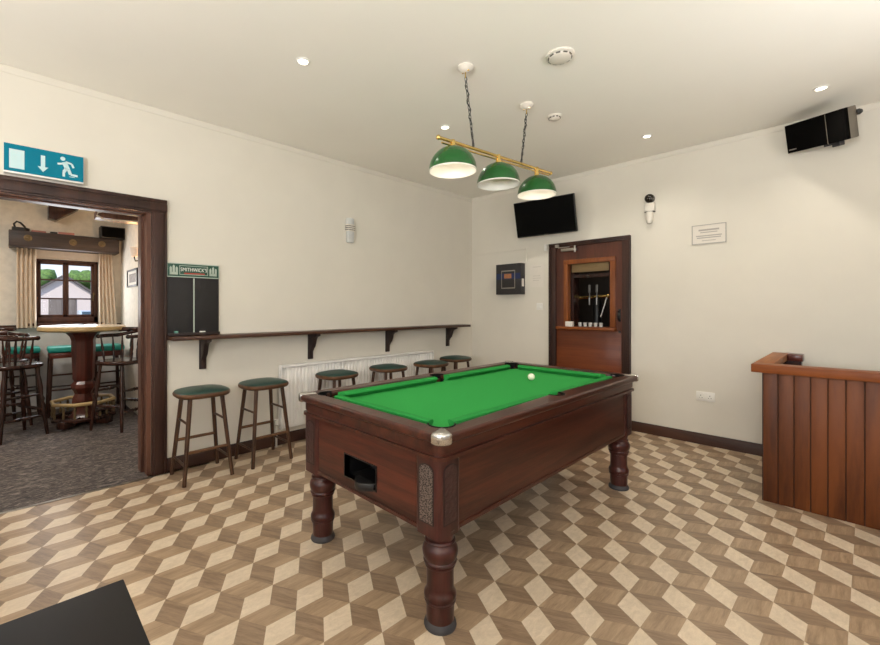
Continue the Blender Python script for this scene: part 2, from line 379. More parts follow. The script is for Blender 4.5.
# doorway to the lounge: architrave, jamb lining, threshold strip
def arch_profile(m, y_out, y_in, sgn):
    m.b2((0, min(y_out, y_in), 0), (.022, max(y_out, y_in), DZ + .0), .003)
m = MB()
m.b2((0, -4.045, 0), (.024, -3.937, 2.06), .003); m.b2((.02, -4.03, 0), (.034, -3.962, 2.06), .004); m.b2((.02, -3.957, 0), (.03, -3.942, 2.06), .003)
m.b2((0, -5.30, 2.06), (.024, -3.937, 2.17), .003); m.b2((.02, -5.30, 2.075), (.034, -3.937, 2.135), .004); m.b2((.02, -5.3, 2.142), (.03, -3.937, 2.168), .003)
m.b2((0, -5.30, 0), (.024, -5.2, 2.06), .003)
struct(m.out('trim_3', 'dark_trim_z'))
m = MB(); m.b2((-.2, -4.095, 0), (-.1, -4.045, 2.06)); m.b2((-.1, -4.075, 0), (0, -4.045, 2.06)); m.b2((-.2, -5.2, 0), (0, -5.17, 2.06)); m.b2((-.2, -5.17, 2.05), (0, -4.075, 2.06)); m.b2((-.1, -5.17, 2.04), (-.055, -4.095, 2.05))
struct(m.out('trim_4', 'jamb'))
struct(MB().b2((.045, -5.2, 0), (.07, -4.045, .006), .002).out('trim_5', 'steel'))

# ------------------------------------------------------------------ door in the back wall
door = struct(bpy.data.objects.new('door_1', None)); COL.objects.link(door)
m = MB()
for x0, x1 in ((1.212, 1.298), (2.062, 2.145)):
    m.b2((x0, -.03, 0), (x1, 0.1, 2.045), .004)
m.b2((1.212, -.03, 2.045), (2.145, .1, 2.093), .004)
m.b2((1.212, -.042, 0), (1.237, -.028, 2.08), .004); m.b2((2.12, -.042, 0), (2.145, -.028, 2.08), .004); m.b2((1.212, -.042, 2.07), (2.145, -.028, 2.093), .004)
m.out('door_frame', 'dark_trim_z', door)
HX0, HX1, HZ0, HZ1 = 1.435, 1.945, 1.095, 1.84
m = MB(); m.b2((1.285, 0, .005), (HX0, .045, 2.045)); m.b2((HX1, 0, .005), (2.062, .045, 2.045)); m.b2((HX0, 0, HZ1), (HX1, .045, 2.045)); m.b2((HX0, 0, .005), (HX1, .045, HZ0))
m.out('door_leaf', 'door', door)
MB().b2((1.30, -.006, .02), (2.045, 0, 1.06), .002).out('lower_panel', 'door_low', door)
m = MB(); m.b2((1.395, -.02, HZ0), (HX0 + .012, .06, HZ1 + .04), .004); m.b2((HX1 - .012, -.02, HZ0), (1.99, .06, HZ1 + .04), .004); m.b2((1.395, -.022, HZ1 - .01), (1.99, .06, HZ1 + .042), .004)
m.out('hatch_frame', 'hatch', door)
MB().b2((1.32, -.07, 1.06), (2.0, .2, 1.092), .004).out('hatch_shelf', 'hatch_x', door)
m = MB(); m.b2((HX0 + .03, .05, 1.735), (HX1 - .05, .07, HZ1 - .01), .002); m.out('valance_board', 'beige', door)
m = MB(); m.b2((HX0 + .012, .06, HZ0), (HX0 + .05, .2, HZ1)); m.b2((HX1 - .05, .06, HZ0), (HX1 - .012, .2, HZ1)); m.b2((HX0 + .012, .075, HZ1 - .17), (HX1 - .012, .2, HZ1 - .13)); m.out('hatch_lining', 'lounge_dark', door)
c = MB(); c.b2((1.37, -.045, 1.985), (1.56, -.005, 2.02), .008); cl = c.out('door_closer', 'steel', door)
c = MB(); c.b2((1.34, -.05, 2.03), (1.48, -.04, 2.038)); c.cone((1.54, -.03, 1.97), (1.54, -.03, 2.045), .014); c.b2((1.30, -.045, 2.04), (1.345, -.025, 2.075)); c.out('closer_arm', 'steel', cl)
h = MB(); h.b2((2.015, -.008, 1.16), (2.04, 0, 1.30), .003); h.tube([(2.028, -.005, 1.28), (2.028, -.04, 1.27), (2.028, -.045, 1.23), (2.028, -.04, 1.19), (2.028, -.005, 1.18)], .008); h.out('handle', 'black', door)
MB().cone((2.03, -.008, 1.05), (2.03, 0, 1.05), .014).out('keyhole', 'black', door)
# the dark servery behind the hatch
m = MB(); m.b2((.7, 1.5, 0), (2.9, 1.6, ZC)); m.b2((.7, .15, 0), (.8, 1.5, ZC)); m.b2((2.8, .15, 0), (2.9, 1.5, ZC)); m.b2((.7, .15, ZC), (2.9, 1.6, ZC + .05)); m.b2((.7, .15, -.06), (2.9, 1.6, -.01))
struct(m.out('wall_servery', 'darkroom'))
bc = MB(); bc.b2((.85, .23, 1.0), (2.75, .75, 1.05), .006); o = bc.out('bar_counter', 'hatch_x'); tag(o, 'wooden bar counter in the dark servery behind the door hatch', 'bar counter')
MB().b2((.85, .27, -.01), (2.75, .7, 1.0)).out('counter_front', 'lounge_dark', o)
light('servery_lamp', 'AREA', (1.5, .3, 2.7), 5.0, (1, .85, .62), (0, 0, 0), shape='DISK', size=.25)
ft = thing('beer_font', 'black beer tap column with gold bar and tap levers in the door hatch', 'beer tap', (1.60, .45, 1.10))
m = MB(); m.lathe([(0, -.05), (.075, -.05), (.075, .015), (.05, .03), (.05, .3), (.04, .33), (0, .33)], seg=20); m.out('column', 'black', ft)
m = MB(); m.tube([(-.2, -.02, .34), (.14, -.02, .36)], .018, 12); m.ball((-.2, -.02, .34), .022); m.ball((.14, -.02, .36), .026); m.out('cross_bar', 'brass', ft)
for x in (-.07, .02):
    m = MB(); m.cone((x, -.055, .33), (x, -.055, .42), .007, .006); m.box((x, -.06, .45), (.028, .018, .1), .006); m.out('tap', 'smoky_handle', ft)
    m = MB(); m.cone((x, -.06, .34), (x, -.06, .25), .012, .008); m.out('spout', 'steel', ft)
m = MB(); m.cone((.14, -.06, .34), (.08, -.09, .10), .009); m.out('lever', 'steel', ft)
o = MB().box((1.475, -.03, 1.122), (.085, .05, .06), .003).out('card_box', 'paper'); tag(o, 'small white card box on the hatch shelf of the wooden door', 'box')
for i in range(5):
    g = thing('shot_glass', 'clear shot glass in the row along the hatch shelf', 'glass', (1.58 + i * .06, .02, 1.092), group='shot glasses on the hatch shelf')
    MB().lathe([(0, .004), (.016, .004), (.019, .05), (.021, .05), (.018, 0), (0, 0)], seg=14).out('bowl', 'glassy', g)

# ------------------------------------------------------------------ pool table
TX, TY = 2.155, -2.58
HXO, HYO = .562, 1.078             # outer half size
pt = thing('pool_table', 'mahogany pool table with bright green cloth and turned legs', 'pool table', (TX, TY, 0))
CX, CY = .505, 1.035             # cabinet half size
ZB, ZT = .405, .712
t = .03; m = MB()
hx0, hx1, hz0, hz1 = -.135, .115, .465, .575   # ball return opening in the front panel
m.b2((-CX, -CY, ZB), (hx0, -CY + t, ZT)); m.b2((hx1, -CY, ZB), (CX, -CY + t, ZT)); m.b2((hx0, -CY, hz1), (hx1, -CY + t, ZT)); m.b2((hx0, -CY, ZB), (hx1, -CY + t, hz0))
m.out('end_panel', 'mahogany_x', pt)
MB().b2((-CX, CY - t, ZB), (CX, CY, ZT)).out('end_panel', 'mahogany_x', pt)
m = MB(); m.b2((CX - t, -CY + t, ZB), (CX, CY - t, ZT)); m.b2((-CX, -CY + t, ZB), (-CX + t, CY - t, ZT)); m.b2((-CX + t, -CY + t, ZB + .01), (CX - t, CY - t, ZB + .03)); m.out('side_panel', 'mahogany_y', pt)
def frame_ring(m, hx, hy, th, z0, z1, r):
    o = rrect(-hx, -hy, hx, hy, r, 6); i = rrect(-hx + th, -hy + th, hx - th, hy - th, max(.005, r - th), 6); n = len(o)
    V = lambda p, z: m.bm.verts.new((p[0], p[1], z))
    a = [V(p, z0) for p in o]; b = [V(p, z1) for p in o]; c = [V(p, z1) for p in i]; d = [V(p, z0) for p in i]
    for k in range(n):
        j = (k + 1) % n
        for q, s in ((a, b), (b, c), (c, d), (d, a)): m.bm.faces.new((q[k], q[j], s[j], s[k]))
m = MB(); frame_ring(m, .530, 1.052, .06, .738, .786, .045); m.out('skirt_moulding', 'mahogany_y', pt)
m = MB(); frame_ring(m, .520, 1.046, .05, .722, .738, .04); frame_ring(m, .537, 1.06, .06, .709, .724, .045); m.out('lower_moulding', 'mahogany_y', pt)
m = MB(); frame_ring(m, CX + .006, CY + .006, .03, ZB - .004, ZB + .012, .03); m.out('base_moulding', 'mahogany_y', pt)
# corner posts, with a carved / perforated panel on each face
for sx_ in (-1, 1):
    for sy_ in (-1, 1):
        p = MB(); x, y = sx_ * (CX - .055), sy_ * (CY - .055)
        p.prism([(x + a, y + b) for a, b in rrect(-.068, -.068, .068, .068, .022, 5)], 'z', ZB - .012, ZT - .004)
        q = p.out('corner_post', 'mahogany_z', pt); q['near'] = int(sx_ > 0 and sy_ < 0)
        for ax in 'xy':
            g = MB(); z0, z1 = ZB + .045, ZT - .035; n = 9
            out = [(-.036, z0), (.036, z0), (.036, z1 - .02)] + [(.036 * math.cos(PI * k / n), z1 - .02 + .024 * math.sin(PI * k / n)) for k in range(1, n)] + [(-.036, z1 - .02)]
            big = [(u * 1.17, z0 - .006 + (v - z0) * 1.045) for u, v in out]
            if ax == 'y':
                yy = y + sy_ * .068; g.prism([(u + x, v) for u, v in big], 'y', yy - .002, yy + sy_ * .0012, mi=1); g.prism([(x + u, v) for u, v in out], 'y', yy - .002, yy + sy_ * .003)
                g.out('grille_plate' if q['near'] else 'carved_panel', ['carved', 'plank_dark_groove'], q)
            else:
                xx = x + sx_ * .068; g.prism([(u + y, v) for u, v in big], 'x', xx - .002, xx + sx_ * .0012, mi=1); g.prism([(y + u, v) for u, v in out], 'x', xx - .002, xx + sx_ * .003); g.out('carved_panel', ['carved', 'plank_dark_groove'], q)
# perforated metal grilles (front face of the two near posts)
kk = NT('perforated_metal'); vv = kk.coord('Object', (170, 170, 170)); vo = kk.n('ShaderNodeTexVoronoi'); vo.inputs['Scale'].default_value = 1; kk.l(vv, vo.inputs['Vector'])
kk.l(kk.ramp(vo.outputs['Distance'], [(.3, lin((28, 20, 20))), (.6, lin((122, 110, 104)))]), kk.b.inputs['Base Color']); kk.b.inputs['Metallic'].default_value = .6; kk.b.inputs['Roughness'].default_value = .4
for o in [c for p in pt.children if p.name.startswith('corner_post') for c in p.children if c.name.startswith('grille_plate') and c.parent['near']]:
    o.data.materials[0] = kk.m; o['label'] = 'perforated metal grille'
# ball return: black moulded shell and trough lip
m = MB(); m.b2((hx0 - .005, -CY - .004, hz0 - .005), (hx0, -CY + .01, hz1 + .005)); m.b2((hx1, -CY - .004, hz0 - .005), (hx1 + .005, -CY + .01, hz1 + .005)); m.b2((hx0, -CY - .004, hz1), (hx1, -CY + .01, hz1 + .005)); m.b2((hx0, -CY - .004, hz0 - .005), (hx1, -CY + .01, hz0))
m.b2((hx0, -CY + .16, hz0 - .01), (hx1, -CY + .17, hz1 + .01)); m.b2((hx0 - .006, -CY + .005, hz0 - .01), (hx0, -CY + .17, hz1 + .01)); m.b2((hx1, -CY + .005, hz0 - .01), (hx1 + .006, -CY + .17, hz1 + .01)); m.b2((hx0, -CY + .005, hz1), (hx1, -CY + .17, hz1 + .006)); m.b2((hx0, -CY, hz0 - .006), (hx1, -CY + .17, hz0))
b_ = m.out('ball_return', 'black', pt)
m = MB(); arc = [(hx0 + .09 + .14 * (k / 12), -CY - .045 * math.sin(PI * k / 12)) for k in range(13)]
lip = MB(); lip.prism(arc + [(hx0 + .23, -CY + .02), (hx0 + .09, -CY + .02)], 'z', hz0 - .012, hz0 + .025, .004); lip.out('trough_lip', 'black', b_)
# top rails as one frame with notches for the pockets
IX, IY = .44, .945
def pocket_centres(): return [(sx * (IX - .005), sy * (IY - .005)) for sx in (-1, 1) for sy in (-1, 1)] + [(sx * (IX + .012), 0) for sx in (-1, 1)]
RP = .058
def notch_outline(ix, iy, rp, dcorner):
    """inner outline of the wood frame, bulging outward round each pocket"""
    P = []; cs = [(ix - .005, iy - .005), (-ix + .005, iy - .005), (-ix + .005, -iy + .005), (ix - .005, -iy + .005)]
    def arc(c, a0, a1, n=10):
        return [(c[0] + rp * math.cos(math.radians(a0 + (a1 - a0) * k / n)), c[1] + rp * math.sin(math.radians(a0 + (a1 - a0) * k / n))) for k in range(n + 1)]
    P += arc((ix + .012, 0), -90, 90)
    P += arc(cs[0], -40, 130); P += arc(cs[1], 50, 220)
    P += arc((-ix - .012, 0), 90, 270)
    P += arc(cs[2], 140, 310); P += arc(cs[3], 230, 400)
    return P
def clip_in(pts, lim):  return pts
def ring_curve(name, outer, inner, z0, z1, bev, mat, parent):
    cu = bpy.data.curves.new(name, 'CURVE'); cu.dimensions = '2D'; cu.fill_mode = 'BOTH'; cu.extrude = (z1 - z0) / 2 - bev; cu.bevel_depth = bev; cu.bevel_resolution = 3
    for pts in (outer, inner):
        if not pts: continue
        sp = cu.splines.new('POLY'); sp.points.add(len(pts) - 1); sp.use_cyclic_u = True
        for q, p in zip(sp.points, pts): q.co = (p[0], p[1], 0, 1)
    t_ = bpy.data.objects.new(name, cu); COL.objects.link(t_)
    me = bpy.data.meshes.new_from_object(t_.evaluated_get(bpy.context.evaluated_depsgraph_get())); bpy.data.objects.remove(t_)
    me.materials.clear(); me.materials.append(M[mat]); me.transform(Matrix.Translation((0, 0, (z0 + z1) / 2)))
    for p in me.polygons: p.material_index = 0
    me.shade_smooth(); me.set_sharp_from_angle(angle=math.radians(40))
    o = bpy.data.objects.new(name, me); COL.objects.link(o); o.parent = parent; return o
BV = .012
ring_curve('top_rail', rrect(-HXO + BV, -HYO + BV, HXO - BV, HYO - BV, .05, 8), notch_outline(IX + .004, IY + .004, RP + .006, 0), .784, .822, BV, 'mahogany_y', pt)
def bed_outline():
    P = []; rb = .05
    def bite(c, a0, a1, n=8): return [(c[0] + rb * math.cos(math.radians(a0 + (a1 - a0) * k / n)), c[1] + rb * math.sin(math.radians(a0 + (a1 - a0) * k / n))) for k in range(n + 1)]
    a, b = IX - .002, IY - .002
    P += bite((a + .012, 0), 256, 104); P += bite((a, b), 270, 180); P += bite((-a, b), 0, -90); P += bite((-a - .012, 0), 76, -76); P += bite((-a, -b), 90, 0); P += bite((a, -b), 180, 90)
    return P
ring_curve('playing_bed', bed_outline(), None, .755, .781, .001, 'cloth', pt)
# cushions: six, with slanted jaws; profile leans in to a nose
def cushion(p0, p1, nrm, j0, j1):
    """p0-p1 along the wood edge, nrm inward"""
    m = MB(); p0, p1, nrm = Vector(p0), Vector(p1), Vector(nrm); d = (p1 - p0).normalized(); W = .05
    prof = [(-.004, .781), (-.004, .818), (.012, .8205), (W - .012, .8185), (W - .002, .812), (W, .804), (W - .012, .796), (W - .024, .781)]
    A = [m.bm.verts.new((*(p0 + nrm * u + d * (j0 * max(u, 0) / W)), z)) for u, z in prof]; B = [m.bm.verts.new((*(p1 + nrm * u - d * (j1 * max(u, 0) / W)), z)) for u, z in prof]
    n = len(prof)
    for k in range(n): m.bm.faces.new((A[k], A[(k + 1) % n], B[(k + 1) % n], B[k]))
    m.bm.faces.new(A[::-1]); m.bm.faces.new(B); m.out('cushion', 'cushion', pt, 50)
g = .075; gm = .056
for s_ in (-1, 1):
    cushion((-IX + g, s_ * IY), (IX - g, s_ * IY), (0, -s_), .02, .02)
    cushion((s_ * IX, -IY + g), (s_ * IX, -gm), (-s_, 0), .02, .01)
    cushion((s_ * IX, gm), (s_ * IX, IY - g), (-s_, 0), .01, .02)
# pockets: black liner cup open to the bed
def pocket(c, ang, span):
    m = MB(); n = 14; ro, ri, z0, z1 = RP + .003, RP - .004, .72, .8235
    A = [[], [], [], []]
    for k in range(n + 1):
        a = math.radians(ang - span / 2 + span * k / n); cs_, sn = math.cos(a), math.sin(a)
        for q, (r, z) in zip(A, ((ro, z0), (ro, z1), (ri, z1), (ri, z0))): q.append(m.bm.verts.new((c[0] + r * cs_, c[1] + r * sn, z)))
    for k in range(n):
        for i in range(4): m.bm.faces.new((A[i][k], A[i][k + 1], A[(i + 1) % 4][k + 1], A[(i + 1) % 4][k]))
    for k in (0, n): m.bm.faces.new([A[i][k] for i in range(4)])
    m.lathe([(0, .715), (RP, .715), (RP, .72), (0, .72)], (c[0], c[1], 0), 20)
    m.out('pocket', 'pocket_black', pt)
for (x, y), a, sp in [((sx * (IX - .005), sy * (IY - .005)), math.degrees(math.atan2(sy, sx)), 190) for sx in (-1, 1) for sy in (-1, 1)] + [((sx * (IX + .008), 0), 0 if sx > 0 else 180, 180) for sx in (-1, 1)]: pocket((x, y), a, sp)
# chrome corner caps
for sx in (-1, 1):
    for sy in (-1, 1):
        pts = [(.563, 1.079 - .058), (.563, 1.079 - .045)] + [(.563 - .045 + .045 * math.cos(math.radians(a)), 1.079 - .045 + .045 * math.sin(math.radians(a))) for a in range(15, 90, 15)] + [(.563 - .045, 1.079), (.563 - .058, 1.079), (.488, 1.028), (.478, 1.01), (.475, .99), (.495, .985), (.515, .995)]
        pts = [(sx * a, sy * b) for a, b in pts]
        MB().prism(pts, 'z', .779, .8265, .009).out('corner_cap', 'chrome', pt, 50)
# legs
leg_prof = [(0, .03), (.057, .03), (.058, .075), (.059, .102), (.064, .104), (.066, .109), (.066, .114), (.062, .117), (.062, .12), (.067, .122), (.068, .13), (.067, .14), (.063, .148), (.058, .158), (.0565, .168), (.0565, .225), (.057, .248), (.062, .25), (.064, .255), (.064, .259), (.060, .262), (.060, .265), (.068, .267), (.070, .273), (.068, .279), (.066, .281), (.072, .296), (.0745, .314), (.072, .328), (.065, .340), (.059, .346), (.058, .349), (.063, .351), (.064, .357), (.061, .362), (.056, .364), (.060, .380), (.066, .405), (.068, .412), (0, .412)]
for x in (-.45, .452):
    for y in (-.968, .965):
        l = MB().lathe(leg_prof, (x, y, 0), 32).out('leg', 'mahogany_z', pt, 32)
        MB().lathe([(0, 0), (.066, 0), (.068, .006), (.066, .016), (.057, .03), (0, .03)], (x, y, 0), 28).out('levelling_foot', 'rubber', l)
tag(MB().ball((2.164, -2.07, .781 + .0255), .0255, 24).out('cue_ball', 'ivory'), 'single white cue ball lying on the green pool table cloth', 'pool ball')

# ------------------------------------------------------------------ pool table lamp
LX = 2.045
lamp = thing('billiard_lamp', 'brass bar lamp with three green dome shades hanging over pool table', 'hanging lamp', (LX, -2.30, ZC))
def bz(y): return 2.395 + (y + 2.26) * .062
yA, yB = -2.945, -1.56
m = MB(); m.tube([(0, yA + 2.30, bz(yA) - ZC), (0, yB + 2.30, bz(yB) - ZC)], .011, 12); m.ball((0, yA + 2.3, bz(yA) - ZC), .016, 12); m.ball((0, yB + 2.3, bz(yB) - ZC), .016, 12); m.tube([(.0, yA + 2.33, bz(yA) - ZC - .024), (0, yB + 2.27, bz(yB) - ZC - .024)], .006, 8); m.out('bar', 'brass', lamp)
for k, (y, on) in enumerate(((-2.812, 1), (-2.315, 0), (-1.785, 1))):
    zb = bz(y) - ZC - (.0, .016, .026)[k]; r = .15; y_ = y + 2.30; H = .152
    prof = [(r * math.cos(a), zb - .03 - H + H * math.sin(a)) for a in [PI / 2 * i / 12 for i in range(12)]] + [(.02, zb - .03)]
    m = MB(); m.lathe(prof + [(0, zb - .03)], (0, y_, 0), 36)
    s_ = m.out('shade', 'shade_green', lamp, 60, recalc=True)
    m = MB(); m.lathe([(r + .0005, zb - .03 - H - .004), (r + .0005, zb - .03 - H + .002)] + [((r - .004) * math.cos(a), zb - .034 - H + (H - .003) * math.sin(a)) for a in [PI / 2 * i / 12 for i in range(13)]], (0, y_, 0), 36); m.out('shade_lining', 'shade_in', s_, 60)
    MB().cone((0, y_, zb - .035), (0, y_, bz(y) - ZC + .012), .02, .014).out('gallery', 'brass', lamp)
    m = MB(); m.ball((0, y_, zb - .105), .028, 14); m.cone((0, y_, zb - .09), (0, y_, zb - .04), .016); m.out('bulb', 'bulb_on' if on else 'glassy', s_)
    if on: light('billiard_bulb', 'POINT', (LX, y, zb + ZC - .155), .3, (1, .9, .76), shadow_soft_size=.03)
for yh, yl in ((-2.678, -2.60), (-1.929, -2.012)):
    m = MB(); m.lathe([(0, -.001), (.05, -.001), (.052, -.012), (.035, -.03), (.015, -.04), (0, -.04)], (-.005, yh + 2.3, 0), 24); m.out('ceiling_rose', 'detector', lamp)
    for dx in (-.022, .022): MB().ball((-.005 + dx, yh + 2.3, -.033), .008, 8).out('rose_screw', 'brass', lamp)
    MB().tube([(-.005, yh + 2.3, -.04), (-.005, yh + 2.3, -.075)], .004).out('hook', 'brass', lamp)
    p0, p1 = Vector((-.005, yh + 2.3, -.07)), Vector((0, yl + 2.3, bz(yl) - ZC + .01)); n = 15; m = MB(); d = p1 - p0; q = d.to_track_quat('Z', 'Y')
    for i in range(n):
        c_ = p0 + d * (i + .5) / n; L = d.length / n * .72
        pts = [c_ + q @ (Matrix.Rotation(PI / 2 * (i % 2), 3, 'Z') @ Vector((.0075 * math.cos(a), 0, L * math.sin(a)))) for a in [2 * PI * k_ / 10 for k_ in range(11)]]
        m.tube(pts, .0022, 5)
    m.out('chain', 'iron', lamp, 60)
    wv = [p0 + d * i / 24 + Vector((.007 * math.sin(i * 1.3), .009 * math.cos(i * 1.1), 0)) for i in range(25)]
    MB().tube(wv, .003, 6).out('flex', 'black', lamp, 60)

# ------------------------------------------------------------------ ceiling fittings
spots = [(1.362, -3.482, 'recessed round ceiling light nearest the doorway to the lounge'), (1.332, -2.082, 'recessed round ceiling light just behind the near green shade'), (1.313, -.534, 'recessed round ceiling light behind the brass bar, nearest the room corner'), (2.479, -.585, 'recessed round ceiling light above the wooden door and white sounder'), (3.623, -.602, 'recessed round ceiling light close to the black wall speaker')]
for x, y, lab in spots:
    t_ = thing('ceiling_light', lab, 'ceiling light', (x, y, ZC), group='recessed ceiling lights')
    MB().lathe([(.045, .0), (.045, -.004), (.034, -.008), (.030, -.003), (.030, 0)], (0, 0, 0), 24).out('bezel', 'white', t_)
    MB().lathe([(0, -.0035), (.03, -.0035), (.03, -.001), (0, -.001)], (0, 0, 0), 24).out('lens', 'lamp_on', t_)
    light('downlight', 'SPOT', (x, y, ZC - .02), 20, (1, .93, .82), (0, 0, 0), spot_size=math.radians(125), spot_blend=1, shadow_soft_size=.03)
def detector(x, y, r, lab):
    t_ = thing('smoke_detector', lab, 'smoke detector', (x, y, ZC))
    MB().lathe([(0, 0), (r, 0), (r, -.008), (r * .92, -.013), (r * .8, -.014), (r * .78, -.024), (r * .55, -.032), (0, -.034)], (0, 0, 0), 32).out('body', 'detector', t_)
    m = MB()
    for k_ in range(10):
        a = 2 * PI * k_ / 10; m.box((r * .8 * math.cos(a), r * .8 * math.sin(a), -.019), (.006, r * .3, .007), 0, Euler((0, 0, a)))
    m.out('vent', 'slot', t_)
detector(2.523, -2.344, .085, 'large round white detector on the ceiling beside the lamp hooks')
detector(2.092, -1.583, .055, 'small round white detector on the ceiling with dark slots, past the far lamp hook')

# ------------------------------------------------------------------ things on the back wall
tv = thing('television', 'black flat television tilted down on the wall beside the door', 'television', (1.23, -.17, 2.41), (0, 0, 0)); tv.rotation_euler = (.261, 0, .096)
m = MB(); m.box((0, .0, 0), (.745, .035, .433), .006); m.box((0, .025, -.03), (.5, .03, .28), .01); m.out('casing', 'black', tv)
MB().box((0, -.018, .004), (.728, .002, .41)).out('screen', 'black_gloss', tv)
m = MB(); m.box((0, -.019, -.21), (.05, .002, .006)); m.out('badge', 'speaker_side', tv)
m = MB(); m.box((0, .075, .02), (.12, .1, .06), .005); m.box((0, .125, .03), (.14, .02, .14), .003); m.out('wall_bracket', 'black', tv)
bx_ = thing('wall_console', 'square black box with small blue and orange screen on the wall', 'wall box', (.675, -.05, 1.69))
MB().b2((-.19, -.05, -.2), (.19, .05, .2), .004).out('case', 'box_black', bx_)
m = MB(); 
for a in ((-.105, -.11, .10, .115), (-.105, -.11, -.125, -.11)): m.b2((-.105, -.053, a[2]), (.105, -.049, a[3]))
m.b2((-.105, -.053, -.125), (-.095, -.049, .115)); m.b2((.095, -.053, -.125), (.105, -.049, .115)); m.out('screen_frame', 'steel', bx_)
MB().b2((-.18, -.0515, 0), (.18, -.05, .075)).out('blue_strip', 'screen_blue', bx_)
MB().b2((-.06, -.0535, .01), (.05, -.051, .07)).out('logo_patch', 'screen_orange', bx_)
MB().b2((.19, -.03, -.10), (.1925, .02, .0), .0).out('side_label', 'paper', bx_)
def notice(name, x0, x1, z0, z1, lab, lines, frame=None, pm='paper', im='ink'):
    t_ = thing(name, lab, 'notice', ((x0 + x1) / 2, 0, (z0 + z1) / 2)); w_, h_ = (x1 - x0) / 2, (z1 - z0) / 2
    MB().b2((-w_, -.003, -h_), (w_, 0, h_)).out('sheet', pm, t_)
    if frame:
        m = MB(); e = .006
        for a, b, c, d in ((-w_, -w_ + e, -h_, h_), (w_ - e, w_, -h_, h_), (-w_, w_, -h_, -h_ + e), (-w_, w_, h_ - e, h_)): m.b2((a, -.008, c), (b, 0, d))
        m.out('frame', frame, t_)
    m = MB()
    for u0, u1, v, hh in lines: m.b2((u0 * w_, -.0042, v * h_ - hh), (u1 * w_, -.0028, v * h_ + hh))
    m.out('print', im, t_); return t_
notice('notice', 2.70, 2.972, 1.925, 2.11, 'thin framed white notice on the wall between door and black speaker', [(-.6, .6, .45, .008), (-.5, .5, .2, .004), (-.75, .75, -.15, .005), (-.7, .7, -.35, .005), (-.4, .4, -.65, .003)], 'steel', 'paper_faint')
notice('paper_notice', .94, 1.13, 1.575, 1.86, 'plain white paper notice pinned between black box and door', [(-.6, .6, .8, .004), (-.6, .5, .0, .003), (-.6, .6, -.2, .003), (-.6, .3, -.4, .003)], None, 'paper_faint', 'ink_faint')
t_ = thing('light_switch', 'white light switch on the wall beside the door frame', 'switch', (1.075, 0, 1.33))
MB().b2((-.043, -.009, -.043), (.043, 0, .043), .003).out('plate', 'white', t_); MB().box((0, -.011, 0), (.024, .008, .04), .002, Euler((.12, 0, 0))).out('rocker', 'white', t_)
t_ = thing('power_socket', 'white double power socket low on the wall beside the planked counter', 'socket', (2.81, 0, .462))
MB().b2((-.074, -.01, -.044), (.074, 0, .044), .003).out('plate', 'white', t_)
for x in (-.036, .036):
    m = MB(); m.b2((x - .003, -.0115, .005), (x + .003, -.009, .014)); m.b2((x - .014, -.0115, -.014), (x - .007, -.009, -.009)); m.b2((x + .007, -.0115, -.014), (x + .014, -.009, -.009)); m.out('pin_slot', 'slot', t_)
    MB().box((x * .45, -.0115, .026), (.011, .006, .016), .001).out('rocker', 'white', t_)
t_ = thing('alarm_sounder', 'white wall sounder topped by a dark round dome beside the door', 'alarm', (2.335, 0, 2.33))
MB().lathe([(0, 0), (.042, 0), (.046, .03), (.042, .055), (.025, .072), (0, .077)], (0, 0, .115), 24, Vector((0, -1, 0))).out('dome', 'dome', t_)
m = MB(); m.b2((-.046, -.05, -.02), (.046, 0, .07), .008); m.out('body', 'detector', t_); MB().b2((-.045, -.052, -.026), (.045, 0, -.02)).out('seam', 'slot', t_)
MB().lathe([(0, 0), (.034, 0), (.034, -.075), (.026, -.10), (.02, -.115), (0, -.12)], (0, -.036, -.026), 20).out('beacon', 'detector', t_)
# cable trunking from the television towards the corner, and the box
m = MB(); m.b2((.0, -.012, 2.07), (.88, 0, 2.085)); m.b2((.872, -.012, 1.89), (.887, 0, 2.085)); tag(m.out('cable_trunking', 'wall'), 'thin wall-coloured cable trunking above the square black box', 'cable trunking')
t_ = thing('door_sensor', 'tiny white sensor block on the wall beside the top of the door frame', 'sensor', (1.16, 0, 2.06)); MB().b2((-.02, -.02, -.04), (.02, 0, .04), .004).out('body', 'white', t_)
# wall speaker
sp = thing('wall_speaker', 'black loudspeaker with pale side hung high under the ceiling', 'loudspeaker', (3.58, -.27, 2.685)); sp.rotation_mode = 'QUATERNION'
Rm = Matrix.Rotation(-.764, 3, 'Z') @ Matrix.Rotation(.27, 3, 'X') @ Matrix.Rotation(.147, 3, 'Y'); sp.rotation_quaternion = Rm.to_quaternion()
W2, H2 = .235, .113
MB().prism([(-W2, 0), (W2, 0), (W2 - .012, .085), (W2 - .06, .14), (-W2 + .06, .14), (-W2 + .012, .085)], 'z', -H2, H2, .006).out('cabinet', 'speaker_side', sp)
MB().prism([(-W2, .012), (W2, .012), (W2, -.012), (W2 - .008, -.02), (-W2 + .008, -.02), (-W2, -.012)], 'z', -H2, H2, .004).out('front_grille', 'grille', sp, 12)
MB().b2((.100, -.0215, -H2), (.104, -.018, H2)).out('grille_seam', 'speaker_side', sp)
MB().b2((-.21, -.022, -.092), (-.15, -.0195, -.083)).out('badge', 'steel', sp)
MB().lathe([(0, 0), (.02, 0), (.022, .02), (.012, .035), (0, .035)], (W2 - .03, .1, .06), 14, Vector((1, .3, 0))).out('knob', 'black', sp)
m = MB(); m.b2((.06, .05, -H2 - .035), (.12, .09, -H2 + .002), .004); m.b2((0, .05, -H2 - .018), (.06, .08, -H2 + .002), .003); m.tube([(.09, .07, -H2 - .025), (.02, .16, -H2 - .01), (-.05, .24, -H2 + .06)], .012); m.out('bracket', 'rubber', sp)
